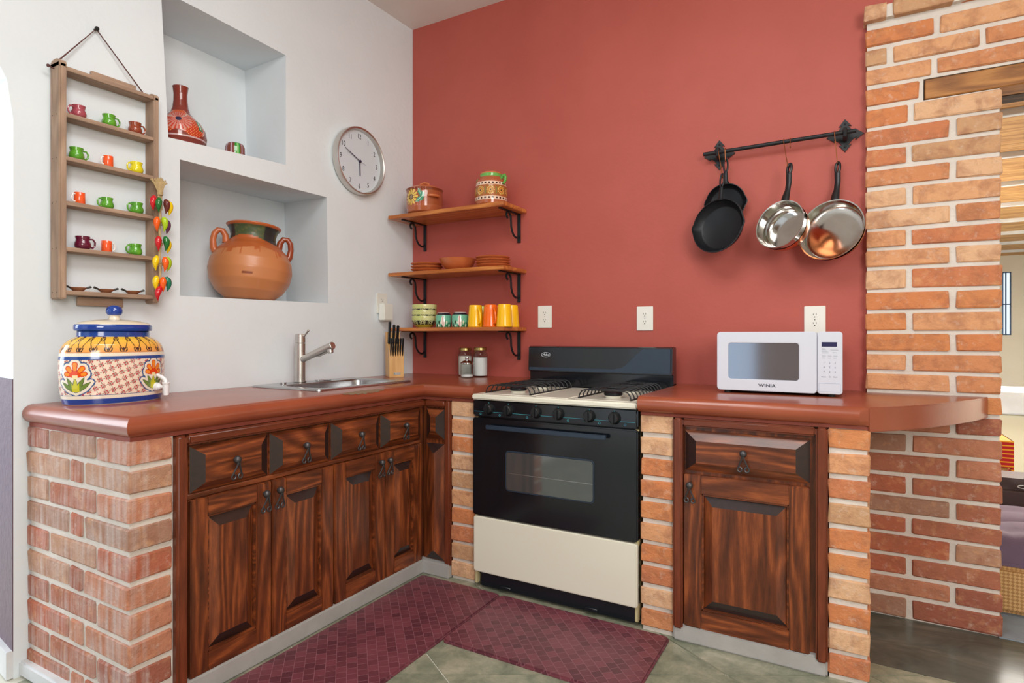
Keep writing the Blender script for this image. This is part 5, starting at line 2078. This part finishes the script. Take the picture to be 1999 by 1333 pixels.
def s_hook(x, ztop, zbot, ybot, label, xb=None):
    xb = x if xb is None else xb
    bm = BM()
    pts = []
    for i in range(7):
        a = R(-30 + 210 * i / 6)
        pts.append((x, 2.945 - 0.0125 * math.cos(PI - a) * -1 if False else 2.945 + 0.0125 * math.cos(a), ztop + 0.0125 * math.sin(a)))
    y1 = pts[-1][1]
    n_ = 5
    for i in range(1, n_):
        q = i / n_
        pts.append((x + (xb - x) * q, y1 + (ybot - 0.008 - y1) * q, ztop + (zbot + 0.005 - ztop) * q))
    for i in range(7):
        a = R(180 + 190 * i / 6)
        pts.append((xb, ybot + 0.009 * math.cos(a), zbot + 0.004 + 0.009 * math.sin(a)))
    tube(bm, pts, 0.0019, 7)
    o = obj('s_hook', bm, 'copper_wire')
    return tag(o, label, 'hook')

def pan(name, label, c, n, up, r, depth, br, mats, handle, cat='pan'):
    n = Vector(n).normalized()
    up = Vector(up)
    u = (up - n * up.dot(n)).normalized()
    x = u.cross(n).normalized()
    M = basis(c, x, u, n)
    t = thing(name, label, cat, mat=M)
    handle(t, r)
    return t, M

# cast iron skillet (front)
def skillet(label, c, n, r, depth, hl, up=(0, 0, 1)):
    n = Vector(n).normalized()
    up = Vector(up)
    u = (up - n * up.dot(n)).normalized()
    x = u.cross(n).normalized()
    M = basis(c, x, u, n)
    t = thing('skillet', label, 'pan', mat=M)
    bm = BM()
    lathe(bm, [(0, -depth), (r * 0.8, -depth), (r * 0.84, -depth * 0.93), (r * 0.975, -0.006), (r, -0.004), (r, 0.0), (r * 0.965, 0.001), (r * 0.945, -0.006), (r * 0.8, -depth * 0.80), (r * 0.76, -depth * 0.88), (0, -depth * 0.88)], (0, 0, 0), 64)
    for v_ in bm.verts:         # pouring lips
        if v_.co.z > -0.01:
            for sg in (-1, 1):
                if abs(v_.co.y) < 0.03 and v_.co.x * sg > r * 0.9:
                    v_.co.x += sg * 0.007 * (0.5 + 0.5 * math.cos(PI * v_.co.y / 0.03))
    obj('pan_body', bm, 'cast_iron', t)
    bm = BM()
    tube(bm, [(0, r * 0.94, -0.008), (0, r + 0.012, -0.008), (0, r + hl * 0.45, -0.008)], [0.022, 0.011, 0.0085], 12, flat=((0, 0, 1), 0.55))
    cy_ = r + hl * 0.72
    tube(bm, [(0.0095 * math.cos(2 * PI * k / 20), cy_ + hl * 0.27 * math.sin(2 * PI * k / 20), -0.008) for k in range(20)], 0.0042, 8, closed=True)
    obj('handle', bm, 'cast_iron', t)
    return t
skillet('black cast iron skillet hanging in front at the left of the rail', (-0.535, 2.85, 1.69), (-0.34, -0.94, 0.16), 0.128, 0.045, 0.125)
skillet('smaller black skillet hanging behind the cast iron skillet', (-0.515, 2.945, 1.812), (0.0, -1, 0.0), 0.092, 0.03, 0.12)
s_hook(-0.545, 2.057, 1.925, 2.905, 'copper wire hook holding the cast iron skillet', -0.52)
s_hook(-0.515, 2.057, 2.012, 2.95, 'short copper wire hook behind, holding the smaller skillet')

def saucepan(label, c, n, r, depth, hl, tilt=0.0):
    n = Vector(n).normalized()
    up = Vector((tilt, 0, 1))
    u = (up - n * up.dot(n)).normalized()
    x = u.cross(n).normalized()
    M = basis(c, x, u, n)
    t = thing('saucepan', label, 'pan', mat=M)
    bm = BM()
    lathe(bm, [(r * 0.9, -depth * 0.75), (r * 0.965, -depth * 0.5), (r * 0.975, -0.008), (r * 1.01, -0.001), (r * 1.01, 0.001), (r * 0.975, 0.0), (r * 0.955, -0.01), (r * 0.945, -depth * 0.5), (r * 0.88, -depth * 0.85), (r * 0.8, -depth * 0.94), (r * 0.55, -depth * 0.955), (0, -depth * 0.95)], (0, 0, 0), 72)
    obj('pan_body', bm, 'polished_steel', t)
    bm = BM()
    lathe(bm, [(0, -depth), (r * 0.8, -depth), (r * 0.88, -depth * 0.93), (r * 0.94, -depth * 0.75), (r * 0.968, -depth * 0.5), (r * 0.975, -depth * 0.42)], (0, 0, 0), 72)
    obj('copper_base', bm, 'copper', t, label='copper clad bottom')
    bm = BM()
    box(bm, -0.012, 0.012, r * 0.95, r * 1.06, -0.024, -0.012, 0.003, 2)
    obj('handle_mount', bm, 'stainless', t)
    bm = BM()
    # handle with hanging slot
    y0 = r * 1.03
    P_ = [(0, y0, -0.018), (0, y0 + hl * 0.12, -0.02), (0.001, y0 + hl * 0.3, -0.026), (0.002, y0 + hl * 0.5, -0.026), (0.0, y0 + hl * 0.72, -0.022)]
    tube(bm, P_, [0.0185, 0.0175, 0.0125, 0.0125, 0.0130], 14, flat=((0, 0, 1), 0.62))
    yc = y0 + hl * 0.84
    tube(bm, [(0.0085 * math.cos(2 * PI * k / 20), yc + hl * 0.14 * math.sin(2 * PI * k / 20), -0.02) for k in range(20)], 0.0062, 8, closed=True)
    obj('handle', bm, 'black_plastic', t, label='black plastic handle')
    return t
saucepan('small shiny saucepan hanging in the middle of the rail', (-0.267, 2.80, 1.663), (-0.42, -0.88, 0.26), 0.108, 0.08, 0.185, -0.02)
saucepan('large shiny saucepan with copper bottom hanging at the right of the rail', (-0.075, 2.88, 1.635), (-0.36, -0.92, 0.24), 0.134, 0.05, 0.185, -0.02)
s_hook(-0.262, 2.058, 1.93, 2.868, 'copper wire hook holding the small saucepan', -0.24)
s_hook(-0.060, 2.061, 1.935, 2.945, 'copper wire hook holding the large saucepan', -0.05)
s_hook(-0.235, 2.058, 2.03, 2.935, 'empty copper wire hook near the middle of the rail')

# ------------------------------------------------------------------ microwave
MY = 2.62
mw = thing('microwave', 'white countertop microwave on the right worktop', 'microwave', (-0.26, 2.78, ZT))
bm = BM()
box(bm, -0.488, -0.030, MY + 0.012, 2.93, 0.956, 1.192, 0.006, 2)
box(bm, -0.47, -0.05, MY + 0.03, 2.92, 0.950, 0.957, 0.002, mi=1)
for x_ in (-0.455, -0.065):
    for y_ in (2.66, 2.89):
        cyl(bm, (x_, y_, 0.9402), (x_, y_, 0.957), 0.014, seg=14, mi=1)
obj('body', bm, ['white_plastic', 'black_rubber'], mw)
bm = BM()
# door with window opening: ring built from a rounded outline
def ringslab(bm, outer, inner, y0, y1, mi=0):
    t = bmesh.new()
    n = len(outer)
    of = [t.verts.new((x, y0, z)) for x, z in outer]
    ob = [t.verts.new((x, y1, z)) for x, z in outer]
    jf = [t.verts.new((x, y0, z)) for x, z in inner]
    jb = [t.verts.new((x, y0 + 0.006, z)) for x, z in inner]
    for i in range(n):
        j = (i + 1) % n
        t.faces.new((of[i], of[j], jf[j], jf[i]))
        t.faces.new((of[i], ob[i], ob[j], of[j]))
        t.faces.new((jf[i], jf[j], jb[j], jb[i]))
    t.faces.new(ob)
    bmesh.ops.recalc_face_normals(t, faces=t.faces)
    es = [e for e in t.edges if all(abs(v_.co.y - y0) < 1e-6 for v_ in e.verts) and len(e.link_faces) == 2 and e.calc_face_angle(0) > 0.5]
    bmesh.ops.bevel(t, geom=es, offset=0.0022, segments=2, affect='EDGES')
    return merge(bm, t, mi)
outl = rrect(-0.492, -0.1145, 0.952, 1.196, 0.014, 6)
inn = rrect(-0.447, -0.178, 1.000, 1.150, 0.012, 6)
ringslab(bm, outl, inn, MY, MY + 0.013)
md = obj('door', bm, 'white_plastic', mw)
bm = BM()
m_ = basis((0, MY + 0.0055, 0), (1, 0, 0), (0, 0, 1), (0, -1, 0))
prism(bm, rrect(-0.4475, -0.1775, 0.9995, 1.1505, 0.012, 6), 0, 0.001, mat=m_)
obj('window', bm, 'microwave_window', md)
text('brand_text', 'WINIA', 0.0175, (-0.296, MY - 0.0004, 0.976), (1, 0, 0), (0, 0, 1), 'dark_print', md, 0.0003, sx=1.25)
bm = BM()
m_ = basis((0, MY + 0.013, 0), (1, 0, 0), (0, 0, 1), (0, -1, 0))
prism(bm, rrect(-0.1125, -0.026, 0.952, 1.196, 0.012, 6), 0, 0.013, mat=m_, bev=0.0022, seg=2,
      only=lambda c, e: c.z > 0.012 and abs(e.verts[0].co.z - e.verts[1].co.z) < 1e-6)
pc = obj('control_panel', bm, 'white_plastic', mw)
bm = BM()
box(bm, -0.098, -0.045, MY - 0.0006, MY + 0.002, 1.137, 1.155)
obj('display', bm, 'navy_display', pc)
rows = [('1', '2', '3'), ('4', '5', '6'), ('7', '8', '9')]
for i, rw in enumerate(rows):
    for j, s_ in enumerate(rw):
        text('key_label', s_, 0.0105, (-0.0895 + 0.0192 * j, MY - 0.0004, 1.0745 - 0.018 * i), (1, 0, 0), (0, 0, 1), 'thin_grey_print', pc, 0.0002)
text('key_label', '0', 0.0105, (-0.0705, MY - 0.0004, 1.0195), (1, 0, 0), (0, 0, 1), 'thin_grey_print', pc, 0.0002)
text('key_label', 'Pause', 0.0072, (-0.0905, MY - 0.0004, 1.0195), (1, 0, 0), (0, 0, 1), 'thin_grey_print', pc, 0.0002)
text('key_label', 'Start', 0.0072, (-0.051, MY - 0.0004, 1.0195), (1, 0, 0), (0, 0, 1), 'thin_grey_print', pc, 0.0002)
bm = BM()
for i in range(5):
    box(bm, -0.097, -0.097 + (0.011, 0.014, 0.018, 0.022, 0.024)[i], MY - 0.0003, MY + 0.001, 1.129 - 0.0042 * i, 1.1299 - 0.0042 * i)
box(bm, -0.068, -0.040, MY - 0.0003, MY + 0.001, 1.124, 1.1252)
box(bm, -0.060, -0.048, MY - 0.0003, MY + 0.001, 1.1135, 1.115)
for j in range(3):
    for k in range(2):
        box(bm, -0.0965 + 0.0195 * j, -0.0825 + 0.0195 * j - 0.003 * k, MY - 0.0003, MY + 0.001, 1.1005 - 0.0085 * k, 1.1017 - 0.0085 * k)
obj('printed_lines', bm, 'thin_grey_print', pc)
bm = BM()
tube(bm, [(x, MY - 0.0001, z) for x, z in rrect(-0.107, -0.033, 0.961, 0.994, 0.002, 2)], 0.0005, 5, closed=True)
obj('door_button', bm, 'button_outline', pc)

# ------------------------------------------------------------------ floor mats
def mat_obj(x0, x1, y0, y1, label, rot=0.0):
    bm = BM()
    def topedge(c, e):
        return abs(e.verts[0].co.z - e.verts[1].co.z) < 1e-6 and c.z > 0.006
    prism(bm, rrect(x0, x1, y0, y1, 0.022, 4), 0.0006, 0.0125, bev=0.006, seg=2, only=topedge)
    return tag(obj('floor_mat', bm, 'woven_vinyl'), label, 'mat')
mat_obj(-1.822, -1.372, 1.06, 2.305, 'long maroon basket-weave floor mat in front of the sink cupboard')
mat_obj(-1.369, -0.607, 1.848, 2.303, 'maroon basket-weave floor mat in front of the stove')

# ------------------------------------------------------------------ things in the far room
bm = BM()
box(bm, 0.35, 1.5, 3.205, 4.35, 0.005, 0.205, 0.02, 2)
db = thing('daybed', 'low woven rattan daybed with a plum tufted cushion in the far room', 'daybed', (0.95, 3.75, 0.004))
obj('rattan_base', bm, 'rattan_weave', db)
bm = BM()
t = BM()
nx, ny = 40, 30
grid = []
for i in range(nx + 1):
    row = []
    for j in range(ny + 1):
        u_, v2 = i / nx, j / ny
        x_ = 0.36 + u_ * 1.13
        y_ = 3.215 + v2 * 0.72
        edge = min(u_, 1 - u_, v2, 1 - v2)
        hgt = 0.12 * min(1, edge * 9) ** 0.4
        tuft = 0.03 * (1 - abs(math.sin(u_ * PI * 4.5)) ** 0.5 * 0.5 - abs(math.sin(v2 * PI * 4)) ** 0.5 * 0.5)
        row.append(t.verts.new((x_, y_, 0.205 + hgt - tuft * (edge > 0.02))))
    grid.append(row)
for i in range(nx):
    for j in range(ny):
        t.faces.new((grid[i][j], grid[i + 1][j], grid[i + 1][j + 1], grid[i][j + 1]))
merge(bm, t)
box(bm, 0.365, 1.485, 3.22, 3.93, 0.206, 0.23, 0.01, 2)
obj('seat_cushion', bm, 'plum_fabric', db)
bm = BM()
box(bm, 0.36, 1.49, 3.96, 4.28, 0.206, 0.43, 0.06, 4)
obj('back_bolster', bm, 'dark_leather', db)
bm = BM()
tube(bm, [(0.78 + 0.03 * math.cos(2 * PI * k / 16), 3.95 , 0.40 + 0.008 * math.sin(2 * PI * k / 16)) for k in range(16)], 0.004, 6, closed=True)
box(bm, 0.80, 0.95, 3.952, 3.962, 0.335, 0.352, 0.003)
obj('buckle', bm, 'stainless', db)
sd = thing('sideboard', 'long cream sideboard along the far room side', 'cabinet', (1.5, 6.3, 0.004))
bm = BM()
box(bm, 0.2, 3.0, 6.05, 6.5, 0.005, 0.56, 0.003)
obj('carcass', bm, 'cabinet_cream', sd)
bm = BM()
box(bm, 0.15, 3.05, 6.0, 6.55, 0.56, 0.745, 0.01, 2)
obj('top', bm, 'white_trim_paint', sd)
for i in range(7):
    bm = BM()
    x_ = 0.24 + i * 0.395
    box(bm, x_ - 0.115, x_ + 0.265, 6.035, 6.052, 0.03, 0.55, 0.003)
    obj('door', bm, 'cabinet_cream', sd)
tb = thing('bench', 'small wooden bench end under a striped cloth behind the daybed', 'bench', (0.55, 4.72, 0.004))
bm = BM()
box(bm, 0.3, 0.825, 4.52, 4.92, 0.52, 0.55, 0.004)
obj('top', bm, 'table_wood', tb)
for x_ in (0.32, 0.78):
    for y_ in (4.54, 4.88):
        bm = BM()
        box(bm, x_, x_ + 0.035, y_, y_ + 0.03, 0.005, 0.52, 0.003)
        obj('leg', bm, 'table_wood', tb)
bm = BM()
box(bm, 0.5, 0.838, 4.5, 4.94, 0.551, 0.557, 0.002)
box(bm, 0.828, 0.838, 4.5, 4.94, 0.33, 0.557, 0.002)
box(bm, 0.5, 0.838, 4.498, 4.506, 0.40, 0.557, 0.002)
tag(obj('table_runner', bm, 'striped_cloth'), 'red and yellow striped cloth draped over the far bench', 'cloth')
